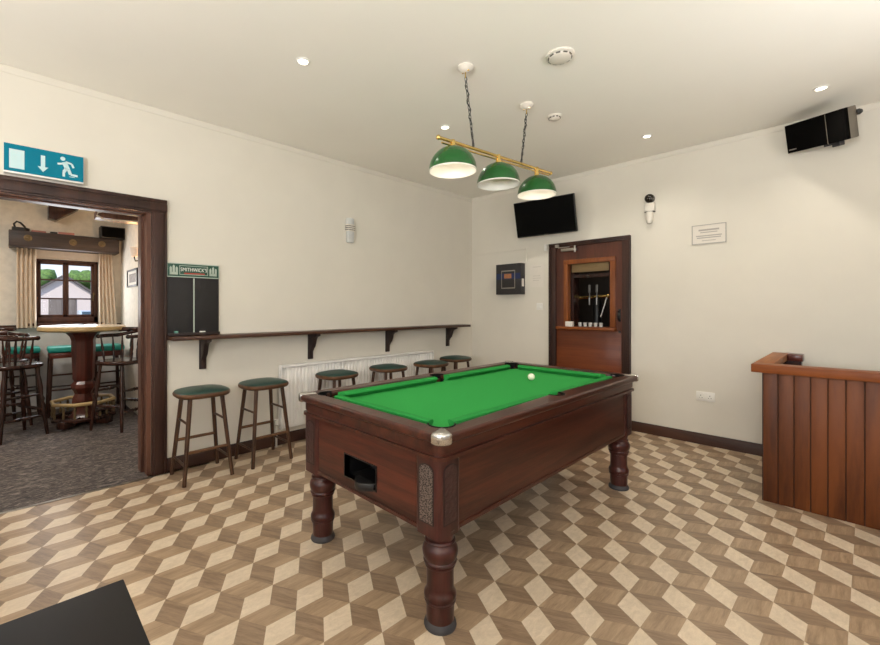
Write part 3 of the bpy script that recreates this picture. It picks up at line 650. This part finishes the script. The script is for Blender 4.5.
# fixed wall plate for the speaker bracket
# ------------------------------------------------------------------ things on the left wall
# drinks shelf
sh = thing('wall_shelf', 'long narrow dark wood drinks shelf on brackets along the wall', 'shelf', (0, -2.1, 1.07))
MB().b2((0, -1.84, -.015), (.2, 1.82, .015), .004).out('shelf_board', 'shelf', sh)
for y in (-3.665, -2.637, -1.611, -.542):
    b = MB(); yy = y + 2.1
    pr_ = [(.0, -.015), (.17, -.015), (.17, -.035), (.12, -.05), (.10, -.075), (.09, -.11), (.075, -.145), (.05, -.17), (.03, -.2), (.03, -.27), (0, -.27)]
    b.prism([(a, c) for a, c in pr_], 'y', yy - .02, yy + .02, .003); b.b2((0, yy - .028, -.275), (.016, yy + .028, -.015), .003); b.out('bracket', 'bracket', sh)
# scoreboard
sb = thing('scoreboard', 'black chalk scoreboard with green lettered top standing on wall shelf', 'scoreboard', (0, -3.737, 1.087))
MB().b2((.0, -.2, 0), (.018, .2, .48), .002).out('board', 'slate', sb)
MB().b2((.018, -.0045, .0), (.0195, .0045, .47)).out('divider', 'pale_edge', sb)
m = MB(); m.b2((.0, -.2, 0), (.05, .2, .012), .002); m.b2((.045, -.2, .01), (.05, .2, .022), .001); m.out('chalk_tray', 'bracket', sb)
hd = MB().b2((.0, -.203, .475), (.02, .203, .59), .002).out('header', 'banner', sb)
m = MB()
for a, b, c, d in ((-.203, .203, .475, .482), (-.203, .203, .583, .59), (-.203, -.197, .475, .59), (.197, .203, .475, .59), (-.11, .11, .496, .5), (-.11, .11, .568, .572), (-.11, -.106, .496, .572), (.106, .11, .496, .572)): m.b2((.019, a, c), (.0215, b, d))
m.out('border', 'pale_edge', hd)
text('lettering', "SMITHWICK'S", .043, 'sign_white', (.0215, 0, .538), (PI / 2, 0, PI / 2), hd, xscale=.78)
MB().b2((.02, -.075, .503), (.0213, .085, .513)).out('red_rule', 'sign_red', hd)
for y in (-.152, .152):
    m = MB()
    m.b2((.02, y - .03, .495), (.0215, y + .03, .515))
    for dy, h0 in ((-.022, .56), (0, .573), (.022, .56)):
        m.b2((.02, y + dy - .008, .51), (.0215, y + dy + .008, h0 - .012)); m.prism([(y + dy - .009, h0 - .012), (y + dy + .009, h0 - .012), (y + dy, h0 + .002)], 'x', .02, .0215)
    m.out('emblem', 'pale_edge', hd)
tag(MB().box((.034, -3.875, 1.112), (.024, .026, .024), .002).out('chalk', 'chalk_teal'), 'teal chalk cube on the scoreboard tray', 'chalk')
tag(MB().box((.034, -3.675, 1.109), (.02, .045, .018), .004).out('chalk', 'chalk_white'), 'white chalk stub on the scoreboard tray', 'chalk')
# radiator
rd = thing('radiator', 'white ribbed panel radiator on the wall under the shelf', 'radiator', (.0, -1.94, .16))
m = MB(); m.b2((.035, -1.04, 0), (.055, 1.04, .6), .004); n = 52
for k_ in range(n):
    y = -1.02 + 2.04 * (k_ + .5) / n; m.b2((.05, y - .011, .03), (.066, y + .011, .575), .005)
m.out('panel', 'radiator', rd)
m = MB(); m.b2((.02, -1.045, .585), (.085, 1.045, .605), .003); m.out('top_grille', 'radiator', rd)
for a in (-1.047, 1.04): MB().b2((.02, a, 0), (.085, a + .007, .6)).out('side_cover', 'radiator', rd)
m = MB(); m.b2((0, -.8, .1), (.037, -.76, .5)); m.b2((0, .76, .1), (.037, .8, .5)); m.out('wall_hanger', 'radiator', rd)
m = MB(); m.tube([(.05, -1.047, .04), (.05, -1.085, .04), (.05, -1.085, -.16)], .01); m.lathe([(0, 0), (.018, 0), (.018, .05), (0, .055)], (.05, -1.085, .05), 14); m.out('valve', 'white', rd)
# air freshener
t_ = thing('air_freshener', 'small pale dispenser with dark vents high on the wall over the shelf', 'air freshener', (0, -2.16, 2.02))
MB().b2((0, -.042, 0), (.05, .042, .13), .015).out('reservoir', 'pale_plastic', t_); MB().b2((0, -.046, .19), (.045, .046, .27), .015).out('cover', 'pale_plastic', t_)
m = MB()
for z in (.14, .16, .18): m.b2((0, -.05, z - .004), (.052, .05, z + .004), .003)
m.out('vent', 'slot', t_); MB().b2((.0, -.045, .125), (.05, .045, .2), .004).out('neck', 'detector', t_)
# exit sign
ex = thing('exit_sign', 'teal emergency exit sign with door, arrow and running figure above doorway', 'exit sign', (0, -4.675, 2.185))
MB().b2((0, -.205, 0), (.05, .205, .19), .004).out('case', 'white', ex)
MB().b2((.05, -.203, .012), (.053, .203, .188)).out('face', 'exit_green', ex)
m = MB(); m.b2((.053, -.178, .032), (.0545, -.105, .155)); m.out('door_mark', 'exit_white', ex)
m = MB(); m.b2((.053, -.024, .07), (.0545, -.002, .148)); m.prism([(-.04, .072), (.014, .072), (-.013, .038)], 'x', .053, .0545); m.out('arrow', 'exit_white', ex)
m = MB(); m.lathe([(0, 0), (.0135, 0), (.0135, .0015), (0, .0015)], (.053, .09, .152), 18, Vector((1, 0, 0)))
def stick(a, b, w_):
    a, b = Vector(a), Vector(b); n_ = (b - a).normalized(); p_ = Vector((-n_.y, n_.x)) * w_
    m.prism([tuple(a + p_), tuple(a - p_), tuple(b - p_), tuple(b + p_)], 'x', .053, .0545)
for a, b, w_ in (((.098, .13), (.115, .085), .014), ((.09, .118), (.062, .112), .006), ((.105, .133), (.138, .125), .006), ((.138, .125), (.148, .1), .006), ((.11, .09), (.095, .062), .009), ((.095, .062), (.095, .03), .007), ((.12, .085), (.132, .05), .009), ((.132, .05), (.17, .048), .007)): stick(a, b, w_)
m.b2((.053, .125, .034), (.0545, .155, .037)); m.out('running_figure', 'exit_white', ex)

# ------------------------------------------------------------------ stools by the shelf
def make_stool():
    r = thing('bar_stool', '', 'bar stool', group='green-topped stools along the shelf wall')
    m = MB(); o1 = sup(.176, .192, 3.0, 40)
    prof = [(.95, .628), (1.0, .636), (1.02, .650), (1.0, .662), (.97, .665)]
    def rings(prof, cap0, cap1):
        R_ = [[m.bm.verts.new((x * s_, y * s_, z)) for x, y in o1] for s_, z in prof]
        for a, b in zip(R_, R_[1:]):
            for i in range(len(o1)): j = (i + 1) % len(o1); m.bm.faces.new((a[i], a[j], b[j], b[i]))
        if cap0: m.bm.faces.new(R_[0][::-1])
        if cap1: m.bm.faces.new(R_[-1])
    rings(prof, True, True); m.out('seat_frame', 'stool_rail', r, 60)
    m = MB(); rings([(.985, .6645), (.97, .669), (.88, .676), (.7, .684), (.4, .691), (.1, .693)], True, True); m.out('seat_cushion', 'green_leather', r, 60)
    def leg_pt(sx, sy, z): k_ = (.64 - z) / .64; return (sx * (.105 + .06 * k_), sy * (.115 + .058 * k_), z)
    for sx in (-1, 1):
        for sy in (-1, 1):
            MB().tube([leg_pt(sx, sy, z) for z in (0, .15, .3, .45, .638)], .0145, 12, .0165).out('leg', 'stool_wood', r, 60)
    for sx in (-1, 1): MB().tube([leg_pt(sx, -1, .235 if sx > 0 else .27), leg_pt(sx, 1, .235 if sx > 0 else .27)], .0125, 8).out('stretcher', 'stool_rail', r, 60)
    for sy in (-1, 1):
        for z in (.14, .44): MB().tube([leg_pt(-1, sy, z), leg_pt(1, sy, z)], .009, 8).out('stretcher', 'stool_wood', r, 60)
    return r
st = make_stool()
for i, (x, y, rz, lab) in enumerate(((.262, -3.75, 0, 'green-topped wooden bar stool standing below the black scoreboard'),
        (.262, -3.245, .03, 'green-topped wooden bar stool at the end of the radiator, second from the doorway'),
        (.28, -2.50, .08, 'green-topped stool third from the doorway, near the pool table corner'),
        (.28, -1.83, -.05, 'green-topped stool fourth from the doorway, in front of the radiator'),
        (.36, -1.235, .1, 'green-topped stool fifth from the doorway, pulled out a little from the radiator'),
        (.235, -.64, .02, 'green-topped stool at the far end of the row, nearest the room corner'))):
    o = st if i == 0 else dup(st)
    o.location = (x, y, 0); o.rotation_euler = (0, 0, rz); o['label'] = lab

# ------------------------------------------------------------------ planked counter
ct = thing('counter', 'tongue-and-groove wooden counter with orange pine top against the wall', 'counter', (3.3, -1.15, 0))
XE = 5.45
m = MB(); pw = .0783; x = .06
m2 = MB(); m2.b2((.055, .04, 0), (XE - 3.3, .06, .872)); m2.out('backing', 'plank_dark', ct)
while x < XE - 3.3 - .01:
    x1 = min(x + pw, XE - 3.3); m.b2((x + .002, .026, 0.002), (x1 - .002, .046, .872), .004); x = x1
m.out('plank_front', 'plank', ct)
m = MB(); m.b2((.056, .046, 0), (.075, 1.125, .872)); m.out('plank_side', 'plank', ct)
m = MB(); m.b2((0, -.0, .872), (XE - 3.3, .135, .928), .005); m.out('top_front', 'pine', ct)
m = MB(); m.b2((0, .135, .872), (.105, 1.128, .928), .005); m.out('top_return', 'pine_y', ct)
m = MB(); m.b2((.105, 1.0, .872), (.2, 1.128, .928), .004); m.out('top_stub', 'lounge_red', ct)
m = MB(); m.b2((.075, 1.03, 0.0), (.19, 1.12, .872)); m.out('stub_post', 'lounge_dark', ct)

# ------------------------------------------------------------------ black table by the camera
tb = thing('pub_table', 'black square table top at the foot of the picture, close to the camera', 'table', (2.965, -4.97, 0))
MB().b2((-.312, -.312, .668), (.312, .312, .70), .003).out('tabletop', 'blacktop', tb)
MB().lathe([(0, .03), (.2, .03), (.2, .045), (.06, .07), (.035, .1), (.035, .62), (.06, .66), (.12, .668), (0, .668)], (0, 0, 0), 28).out('pedestal', 'black', tb)
MB().lathe([(0, 0), (.23, 0), (.235, .015), (.2, .032), (0, .032)], (0, 0, 0), 32).out('base', 'black', tb)

# ------------------------------------------------------------------ the lounge through the doorway
LX0, LY1, LZ = -3.3, -3.72, 2.75
struct(MB().b2((LX0 - .25, -7.2, -.05), (.057, LY1 + .1, .0)).b2((LX0, -7, 0), (-.19, LY1, .004)).b2((-.19, DY0 + .03, 0), (.05, DY1 - .03, .004)).out('floor_lounge', 'carpet'))
struct(MB().b2((LX0 - .25, -7.2, LZ), (-.19, LY1 + .1, LZ + .1)).out('ceiling_lounge', 'lounge_wall'))
WY0, WY1, WZ0, WZ1 = -4.645, -3.981, 1.12, 1.95
m = MB()
def wall_piece(m, z0, z1):
    for a, b, c, d in ((-7.2, WY0, z0, z1), (WY1, LY1 + .1, z0, z1), (WY0, WY1, z0, min(WZ0, z1)), (WY0, WY1, max(WZ1, z0), z1)):
        if b > a and d > c: m.b2((LX0 - .25, a, c), (LX0, b, d))
wall_piece(m, 1.08, LZ); struct(m.out('wall_lounge_window', 'lounge_wall'))
struct(MB().b2((LX0 - .25, -7.2, 0), (LX0, LY1 + .1, 1.08)).out('wall_lounge_dado', 'lounge_dado'))
struct(MB().b2((LX0, LY1, 0), (-.19, LY1 + .1, LZ)).out('wall_lounge_side', 'lounge_wall'))
struct(MB().b2((LX0, -7.2, 0), (-.19, -7.1, LZ)).out('wall_lounge_front', 'lounge_wall'))
m = MB(); m.b2((LX0, -7, 1.055), (LX0 + .04, WY0 - .05, 1.1), .004); m.b2((LX0, WY1 + .05, 1.055), (LX0 + .04, LY1, 1.1), .004); struct(m.out('trim_6', 'lounge_dark'))
m = MB(); m.b2((LX0 - .2, WY0 - .06, 1.085), (LX0 + .08, WY1 + .06, 1.12), .005); struct(m.out('trim_7', 'window_brown'))
# window
wi = struct(bpy.data.objects.new('window_1', None)); COL.objects.link(wi)
fx0, fx1 = LX0 - .085, LX0 + .004; m = MB(); e = .045
for a, b, c, d in ((WY0, WY0 + e, WZ0, WZ1), (WY1 - e, WY1, WZ0, WZ1), (WY0, WY1, WZ0, WZ0 + .075), (WY0, WY1, WZ1 - e, WZ1)): m.b2((fx0, a, c), (fx1, b, d), .004)
m.out('window_frame', 'window_brown', wi)
ym = (WY0 + WY1) / 2 - .01
for a, b in ((WY0 + e, ym), (ym, WY1 - e)):
    m = MB(); z0, z1 = WZ0 + .075, WZ1 - e; s_ = .03
    for q in ((a, a + s_, z0, z1), (b - s_, b, z0, z1), (a, b, z0, z0 + s_), (a, b, z1 - s_, z1)): m.b2((fx0 + .02, q[0], q[2]), (fx1 - .01, q[1], q[3]), .003)
    for k_ in (1, 2): z = z0 + (z1 - z0) * (.34 * k_ - .005); m.b2((fx0 + .03, a, z - .009), (fx1 - .02, b, z + .009))
    cs_ = m.out('casement', 'window_brown', wi); MB().b2((fx0 + .045, a + .02, z0 + .02), (fx0 + .049, b - .02, z1 - .02)).out('pane', 'glass', cs_)
m = MB(); m.b2((fx1, WY1 - .06, 1.44), (fx1 + .012, WY1 - .04, 1.52), .003); m.tube([(fx1 + .02, WY1 - .05, 1.50), (fx1 + .03, WY1 - .055, 1.46), (fx1 + .025, WY1 - .06, 1.41)], .007); m.out('window_handle', 'brass_dull', wi)
# curtains, blind
def curtain(y0, y1, lab, flare):
    m = MB(); n = 40; rows = 8; V = []
    for r_ in range(rows + 1):
        z = 2.10 - (2.10 - 1.065) * r_ / rows; row = []
        for i in range(n + 1):
            u = i / n; y = y0 + (y1 - y0) * u + flare * (r_ / rows) * (u if flare > 0 else 1 - u)
            row.append((LX0 + .09 + .028 * math.sin(u * 2 * PI * 4.5 + .5 * math.sin(r_ * .5)), y, z))
        V.append(row)
    f_ = [[m.bm.verts.new(p) for p in row] for row in V]; bk = [[m.bm.verts.new((p[0] - .006, p[1], p[2])) for p in row] for row in V]
    for r_ in range(rows):
        for i in range(n):
            m.bm.faces.new((f_[r_][i], f_[r_][i + 1], f_[r_ + 1][i + 1], f_[r_ + 1][i])); m.bm.faces.new((bk[r_][i], bk[r_ + 1][i], bk[r_ + 1][i + 1], bk[r_][i + 1]))
        for i in (0, n): m.bm.faces.new((f_[r_][i], f_[r_ + 1][i], bk[r_ + 1][i], bk[r_][i]))
    for r_ in (0, rows):
        for i in range(n): m.bm.faces.new((f_[r_][i], f_[r_][i + 1], bk[r_][i + 1], bk[r_][i]))
    tag(m.out('curtain', 'curtain', None, 80), lab, 'curtain')
curtain(-4.80, -4.615, 'cream pleated curtain under the beam end with the flat iron', 0)
curtain(-3.985, -3.84, 'cream pleated curtain beside the framed picture and the warm wall light', .06)
bl = thing('roller_blind', 'cream roller blind drawn a little way down over the lounge window', 'blind', (LX0 + .03, -4.30, 1.95)); MB().b2((0, -.34, -.01), (.004, .34, .15)).out('fabric', 'blind', bl); MB().cone((.005, -.34, -.008), (.005, .34, -.008), .008).out('bottom_bar', 'blind', bl); MB().cone((.0, -.345, .135), (.0, .345, .135), .022).out('roller', 'blind', bl)
# old beam used as a shelf over the window
bs = MB().b2((LX0, -4.867, 2.043), (-3.0, -3.783, 2.234), .008).out('beam_shelf', 'beam'); tag(bs, 'dark old timber beam serving as shelf above the lounge window', 'beam')
for y, z, lab in ((-4.698, 2.15, 'round dull brass ornament on the beam, next to the flat iron'), (-4.274, 2.14, 'round dull brass ornament at the middle of the dark beam'), (-3.975, 2.15, 'round dull brass ornament on the beam end below the small black box')):
    tag(MB().lathe([(0, 0), (.038, 0), (.04, .004), (.03, .008), (.022, .004), (.014, .01), (0, .011)], (-3.0, y, z), 20, Vector((1, 0, 0))).out('horse_brass', 'brass_dull'), lab, 'ornament')
ir = thing('flat_iron', 'old black flat iron with arched handle standing on the dark beam', 'iron', (-3.1, -4.765, 2.234))
m = MB(); m.prism([(-.075, -.05), (.04, -.05), (.085, 0), (.04, .05), (-.075, .05)][::-1], 'z', 0, .045, .004); o = m.out('sole', 'iron', ir); o.rotation_euler = (0, 0, PI / 2)
m = MB(); m.tube([(0, -.045, .04), (0, -.055, .085), (0, -.03, .115), (0, .0, .105), (0, .04, .06), (0, .045, .04)], .011); m.out('handle', 'iron', ir)
tag(MB().box((-3.1, -4.60, 2.2455), (.11, .13, .022), .002, Euler((0, 0, .1))).out('booklet', 'pink'), 'small pinkish booklet lying on the dark beam beside the iron', 'booklet')
tag(MB().box((-3.12, -4.33, 2.252), (.1, .16, .036), .003, Euler((0, 0, -.1))).out('card_box', 'pink'), 'low pinkish card box on the dark beam above the window middle', 'box')
m = MB(); m.b2((-3.15, -4.49, 2.234), (-3.07, -4.42, 2.262), .004); tag(m.out('tin', 'black'), 'little black tin on the dark beam between booklet and pinkish box', 'tin')
ls = thing('shelf_speaker', 'small black box speaker on the end of the beam by the cream cable', 'loudspeaker', (-3.06, -3.858, 2.234))
MB().box((0, .0, .078), (.17, .27, .155), .006).out('cabinet', 'black', ls); MB().box((.087, .0, .078), (.003, .24, .13)).out('grille', 'grille', ls)
# roof beams and cable
tag(MB().prism([(-4.506, 2.44), (-4.43, 2.42), (-4.25, 2.56), (-4.2, 2.60), (-4.506, 2.60)], 'x', -3.3, -3.1, .004).out('beam_corbel', 'lounge_dark'), 'short dark timber corbel high on the cream wall over the beam', 'beam')
tag(MB().b2((-1.62, -4.22, 2.225), (-1.42, LY1, 2.295), .006).out('roof_beam', 'jamb'), 'brown roof timber in the lounge just under the doorway head', 'beam')
tag(MB().tube([(-1.4, -3.80, 2.30), (-1.4, -3.95, 2.315), (-1.4, -4.12, 2.305), (-1.42, -4.21, 2.27), (-1.42, -4.22, 2.24), (-1.41, -4.15, 2.20), (-1.4, -4.0, 2.215), (-1.4, -3.85, 2.222), (-1.4, -3.73, 2.20)], .008, 8).out('cable', 'cable', None, 80), 'cream cable looped round the brown roof timber', 'cable')
# picture and wall lamp on the side wall
pf = thing('framed_picture', 'small black-framed picture on the textured lounge wall', 'picture', (-2.47, LY1, 1.69))
m = MB()
for a, b, c, d in ((-.3, -.28, -.11, .11), (.28, .3, -.11, .11), (-.3, .3, -.11, -.09), (-.3, .3, .09, .11)): m.b2((a, -.02, c), (b, 0, d), .002)
m.out('frame', 'black', pf); MB().b2((-.28, -.008, -.09), (.28, -.003, .09)).out('mount', 'paper', pf); MB().b2((-.2, -.0095, -.055), (.2, -.008, .055)).out('print', 'picture', pf)
wl = thing('wall_lamp', 'dark bracket wall lamp glowing warm above the framed picture', 'lamp', (-1.86, LY1, 1.88))
m = MB(); m.lathe([(0, 0), (.04, 0), (.035, .015), (0, .02)], (0, 0, -.02), 16, Vector((0, -1, 0))); m.tube([(0, -.01, -.02), (0, -.09, -.03), (0, -.1, .02)], .008); m.out('bracket', 'iron', wl)
MB().lathe([(.03, .02), (.05, .12), (.046, .12), (.027, .02)], (0, -.1, 0), 20).out('shade', 'blind', wl); MB().ball((0, -.1, .07), .022, 12).out('bulb', 'bulb_on', wl)
light('wall_lamp_bulb', 'POINT', (-1.86, LY1 - .1, 2.02), 9, (1, .56, .22), shadow_soft_size=.03)
# tall table with footrail
tt = thing('poseur_table', 'tall round pale-topped pub table on dark turned pedestal with footrail', 'table', (-2.17, -4.25, .004))
MB().lathe([(0, 1.075), (.375, 1.075), (.395, 1.09), (.395, 1.1), (.38, 1.112), (0, 1.112)], (0, 0, 0), 48).out('tabletop', 'table_top', tt)
MB().lathe([(.36, 1.05), (.388, 1.056), (.398, 1.068), (.398, 1.098), (.388, 1.1), (.36, 1.075)], (0, 0, 0), 48).out('rim', 'cream_rim', tt)
MB().lathe([(0, 1.075), (.30, 1.075), (.30, 1.045), (.16, 1.03), (.125, .99), (.115, .96), (.11, .94), (.112, .9), (.10, .58), (.10, .52), (.085, .49), (.11, .46), (.115, .42), (.09, .38), (.08, .35), (.10, .30), (.105, .25), (.085, .2), (.10, .14), (.14, .1), (0, .1)], (0, 0, 0), 8).out('pedestal', 'lounge_red', tt, 30)
m = MB()
for k_ in range(4):
    a = PI / 4 + k_ * PI / 2; m.box((.16 * math.cos(a), .16 * math.sin(a), .06), (.3, .09, .08), .01, Euler((0, 0, a)))
m.out('cross_foot', 'lounge_dark', tt)
P8 = [(.29 * math.cos(PI / 8 + k_ * PI / 4), .29 * math.sin(PI / 8 + k_ * PI / 4)) for k_ in range(8)]
m = MB(); m.tube([(x, y, .27) for x, y in P8 + P8[:1]], .019, 10); m.out('footrail', 'cream_rim', tt)
m = MB(); m.tube([(x, y, .10) for x, y in P8 + P8[:1]], .022, 10); m.out('base_ring', 'lounge_dark', tt)
for k_ in range(16):
    a, b = P8[k_ // 2], P8[(k_ // 2 + 1) % 8]; f_ = .05 if k_ % 2 == 0 else .5; x, y = a[0] + (b[0] - a[0]) * f_, a[1] + (b[1] - a[1]) * f_
    MB().lathe([(0, .1), (.008, .1), (.013, .15), (.008, .18), (.014, .21), (.008, .25), (.008, .27), (0, .27)], (x, y, 0), 8).out('spindle', 'brass_dull', tt)
tag(MB().lathe([(0, .004), (.13, .004), (.135, .008), (.13, .012), (0, .012)], (-2.3, -4.36, 1.112), 32).out('tray', 'black'), 'low dark tray lying on the tall round table top', 'tray')
# captain bar stools
def captain():
    r = thing('captain_stool', '', 'bar chair', group='captain bar chairs in the lounge'); SZ = .74
    m = MB(); o1 = sup(.215, .215, 2.8, 32)
    R_ = [[m.bm.verts.new((x * s_, y * s_, z)) for x, y in o1] for s_, z in ((.9, SZ - .045), (1, SZ - .03), (1.0, SZ - .01), (.95, SZ), (.6, SZ - .008), (.2, SZ - .012))]
    for a, b in zip(R_, R_[1:]):
        for i in range(32): j = (i + 1) % 32; m.bm.faces.new((a[i], a[j], b[j], b[i]))
    m.bm.faces.new(R_[0][::-1]); m.bm.faces.new(R_[-1]); m.out('seat', 'lounge_dark', r, 60)
    zz = [0, .06, .12, .2, .3, .34, .37, .4, .48, .56, .62, .70]; rr = [.014, .016, .017, .02, .022, .015, .024, .015, .023, .021, .015, .018]
    def lp(sx, sy, z): k_ = 1 - z / .70; return Vector((sx * (.135 + .06 * k_), sy * (.135 + .06 * k_), z))
    for sx in (-1, 1):
        for sy in (-1, 1):
            m = MB(); prev = None; ax = (lp(sx, sy, .70) - lp(sx, sy, 0)).normalized(); L = (lp(sx, sy, .70) - lp(sx, sy, 0)).length
            m.lathe([(0, 0)] + [(r_, z / .70 * L) for r_, z in zip(rr, zz)] + [(0, L)], lp(sx, sy, 0), 12, ax); m.out('leg', 'lounge_dark', r, 60)
    for (a, b, z) in (((-1, -1), (1, -1), .2), ((-1, 1), (1, 1), .2), ((-1, -1), (-1, 1), .26), ((1, -1), (1, 1), .26), ((-1, -1), (1, -1), .42), ((-1, 1), (1, 1), .42)):
        p, q = lp(*a, z), lp(*b, z); L = (q - p).length
        MB().lathe([(0, 0), (.009, 0), (.012, L * .25), (.018, L * .4), (.011, L * .45), (.02, L * .5), (.011, L * .55), (.018, L * .6), (.012, L * .75), (.009, L), (0, L)], p, 10, (q - p).normalized()).out('stretcher', 'lounge_dark', r, 60)
    arc = [(.235 * math.cos(a), .215 * math.sin(a), SZ + .26 + (.05 if abs(a - PI) < 1 else 0) * (1 - abs(a - PI))) for a in [math.radians(62 + 236 * k_ / 20) for k_ in range(21)]]
    m = MB(); m.tube(arc, .02, 10); m.ball(arc[0], .024, 10); m.ball(arc[-1], .024, 10); m.out('arm_rail', 'lounge_dark', r, 60)
    crest = [(-.232 * math.cos(a), .2 * math.sin(a), SZ + .325) for a in [math.radians(-58 + 116 * k_ / 10) for k_ in range(11)]]
    m = MB(); m.tube(crest, .024, 10); m.out('crest_rail', 'lounge_dark', r, 60)
    for k_ in range(9):
        p = Vector(arc[1 + k_ * 18 // 8]); q = Vector((p.x * .84, p.y * .84, SZ - .01)); d = p - q; L = d.length
        MB().lathe([(0, 0), (.008, 0), (.014, L * .3), (.009, L * .4), (.014, L * .5), (.008, L * .8), (.007, L), (0, L)], q, 8, d.normalized()).out('spindle', 'lounge_dark', r, 60)
    return r
cp = captain()
for i, (x, y, rz, lab) in enumerate(((-2.05, -4.83, 2.02, 'dark spindle-backed bar chair nearest the doorway, its seat reaching under the tall table'),
                                     (-1.75, -3.955, -.951, 'dark spindle-backed bar chair partly hidden by the doorway jamb'),
                                     (-2.62, -4.93, .35, 'dark spindle-backed bar chair behind the one nearest the doorway'))):
    o = cp if i == 0 else dup(cp)
    o.location = (x, y, .004); o.rotation_euler = (0, 0, rz); o['label'] = lab
# square stools with teal pads
def pad_stool():
    r = thing('padded_stool', '', 'bar stool', group='teal padded bar stools in the lounge'); SZ = .80
    MB().box((0, 0, SZ + .0), (.33, .33, .07), .022, seg=3).out('seat_pad', 'teal_seat', r, 60)
    MB().b2((-.155, -.155, SZ - .10), (.155, .155, SZ - .035), .004).out('seat_frame', 'lounge_red', r)
    def lp(sx, sy, z): k_ = 1 - z / .72; return (sx * (.135 + .025 * k_), sy * (.135 + .025 * k_), z)
    for sx in (-1, 1):
        for sy in (-1, 1): MB().tube([lp(sx, sy, 0), lp(sx, sy, .3), lp(sx, sy, .72)], .019, 8, .021).out('leg', 'lounge_dark', r)
    for a, b, z in (((-1, -1), (1, -1), .25), ((-1, 1), (1, 1), .25), ((-1, -1), (-1, 1), .32), ((1, -1), (1, 1), .32), ((-1, -1), (1, -1), .5), ((1, -1), (1, 1), .5)): MB().tube([lp(*a, z), lp(*b, z)], .011, 8).out('stretcher', 'lounge_dark', r)
    return r
ps = pad_stool()
for i, (x, y, rz, lab) in enumerate(((-3.1, -4.75, 0, 'teal-padded bar stool against the lounge wall, behind the dark spindle chairs'), (-2.93, -4.36, .0, 'teal-padded bar stool directly behind the tall table pedestal'), (-2.84, -3.945, .05, 'teal-padded bar stool under the cream curtain by the framed picture'))):
    o = ps if i == 0 else dup(ps)
    o.location = (x, y, .004); o.rotation_euler = (0, 0, rz); o['label'] = lab

# ------------------------------------------------------------------ outside the lounge window
struct(MB().b2((-120, -60, -.4), (LX0 - .26, 60, -.3)).out('ground', 'tarmac'))
hs = thing('garage_building', 'white gabled garage building with boarded door outside the lounge window', 'building', (-46, -1.31, -.3))
hw, pk = 3.1, 4.52; ev = pk - hw * .74
MB().prism([(-hw, 0), (hw, 0), (hw, ev), (0, pk), (-hw, ev)], 'x', -8, 0).out('wall', 'render_white', hs)
m = MB()
for s_ in (-1, 1): m.prism([(0, pk + .02), (s_ * (hw + .3), ev - .3 * .74 + .02), (s_ * (hw + .3), ev - .3 * .74 + .22), (0, pk + .22)], 'x', -8.2, .3)
m.out('roof', 'roof', hs)
MB().b2((0, -1.1, 0), (.04, .9, 2.45)).out('garage_door', 'garage', hs)
def tree(x, y, h, r, lab, seed):
    t_ = thing('tree', lab, 'tree', (x, y, -.3), group=None); rn = random.Random(seed)
    MB().tube([(0, 0, 0), (.1, .05, h * .5), (0, 0, h * .75)], .22, 8, .1).out('trunk', 'bark', t_)
    m = MB()
    for k_ in range(26):
        a, b, q = rn.random() * 2 * PI, rn.uniform(-.6, 1), rn.uniform(.3, .85) * r; c_ = (q * math.cos(a), q * math.sin(a), h * .66 + b * r * .7)
        bb = bmesh.ops.create_icosphere(m.bm, subdivisions=2, radius=rn.uniform(.3, .5) * r)
        for v in bb['verts']: v.co *= 1 + rn.uniform(-.2, .2)
        bmesh.ops.translate(m.bm, vec=c_, verts=bb['verts'])
    m.out('crown', 'leaf', t_, 180)
tree(-58, -3.4, 5.2, 2.2, 'green tree behind the white garage roof, on the side of the flat iron', 1)
tree(-57, 1.3, 5.2, 2.3, 'green tree behind the white garage roof, on the side of the window handle', 2)
cr = thing('car', 'silver car parked outside in front of the white garage building', 'car', (-30, -1.0, -.3))
m = MB(); m.prism([(-2, .25), (2, .25), (2.05, .6), (1.9, .85), (1.0, .95), (-1.7, .98), (-2.05, .7)], 'y', -.85, .85, .05); m.prism([(-1.5, .94), (1.0, .92), (.35, 1.42), (-1.1, 1.45)], 'y', -.7, .7, .06); m.out('body', 'car', cr)
m = MB(); m.prism([(.43, 1.38), (.95, .97), (1.02, .98), (.5, 1.39)], 'y', -.62, .62); m.out('windscreen', 'car_glass', cr)
for x in (-1.25, 1.3):
    for y in (-.8, .8): MB().lathe([(0, -.1), (.3, -.1), (.33, -.06), (.33, .06), (.3, .1), (0, .1)], (x, y, .33), 20, Vector((0, 1, 0))).out('wheel', 'rubber', cr)
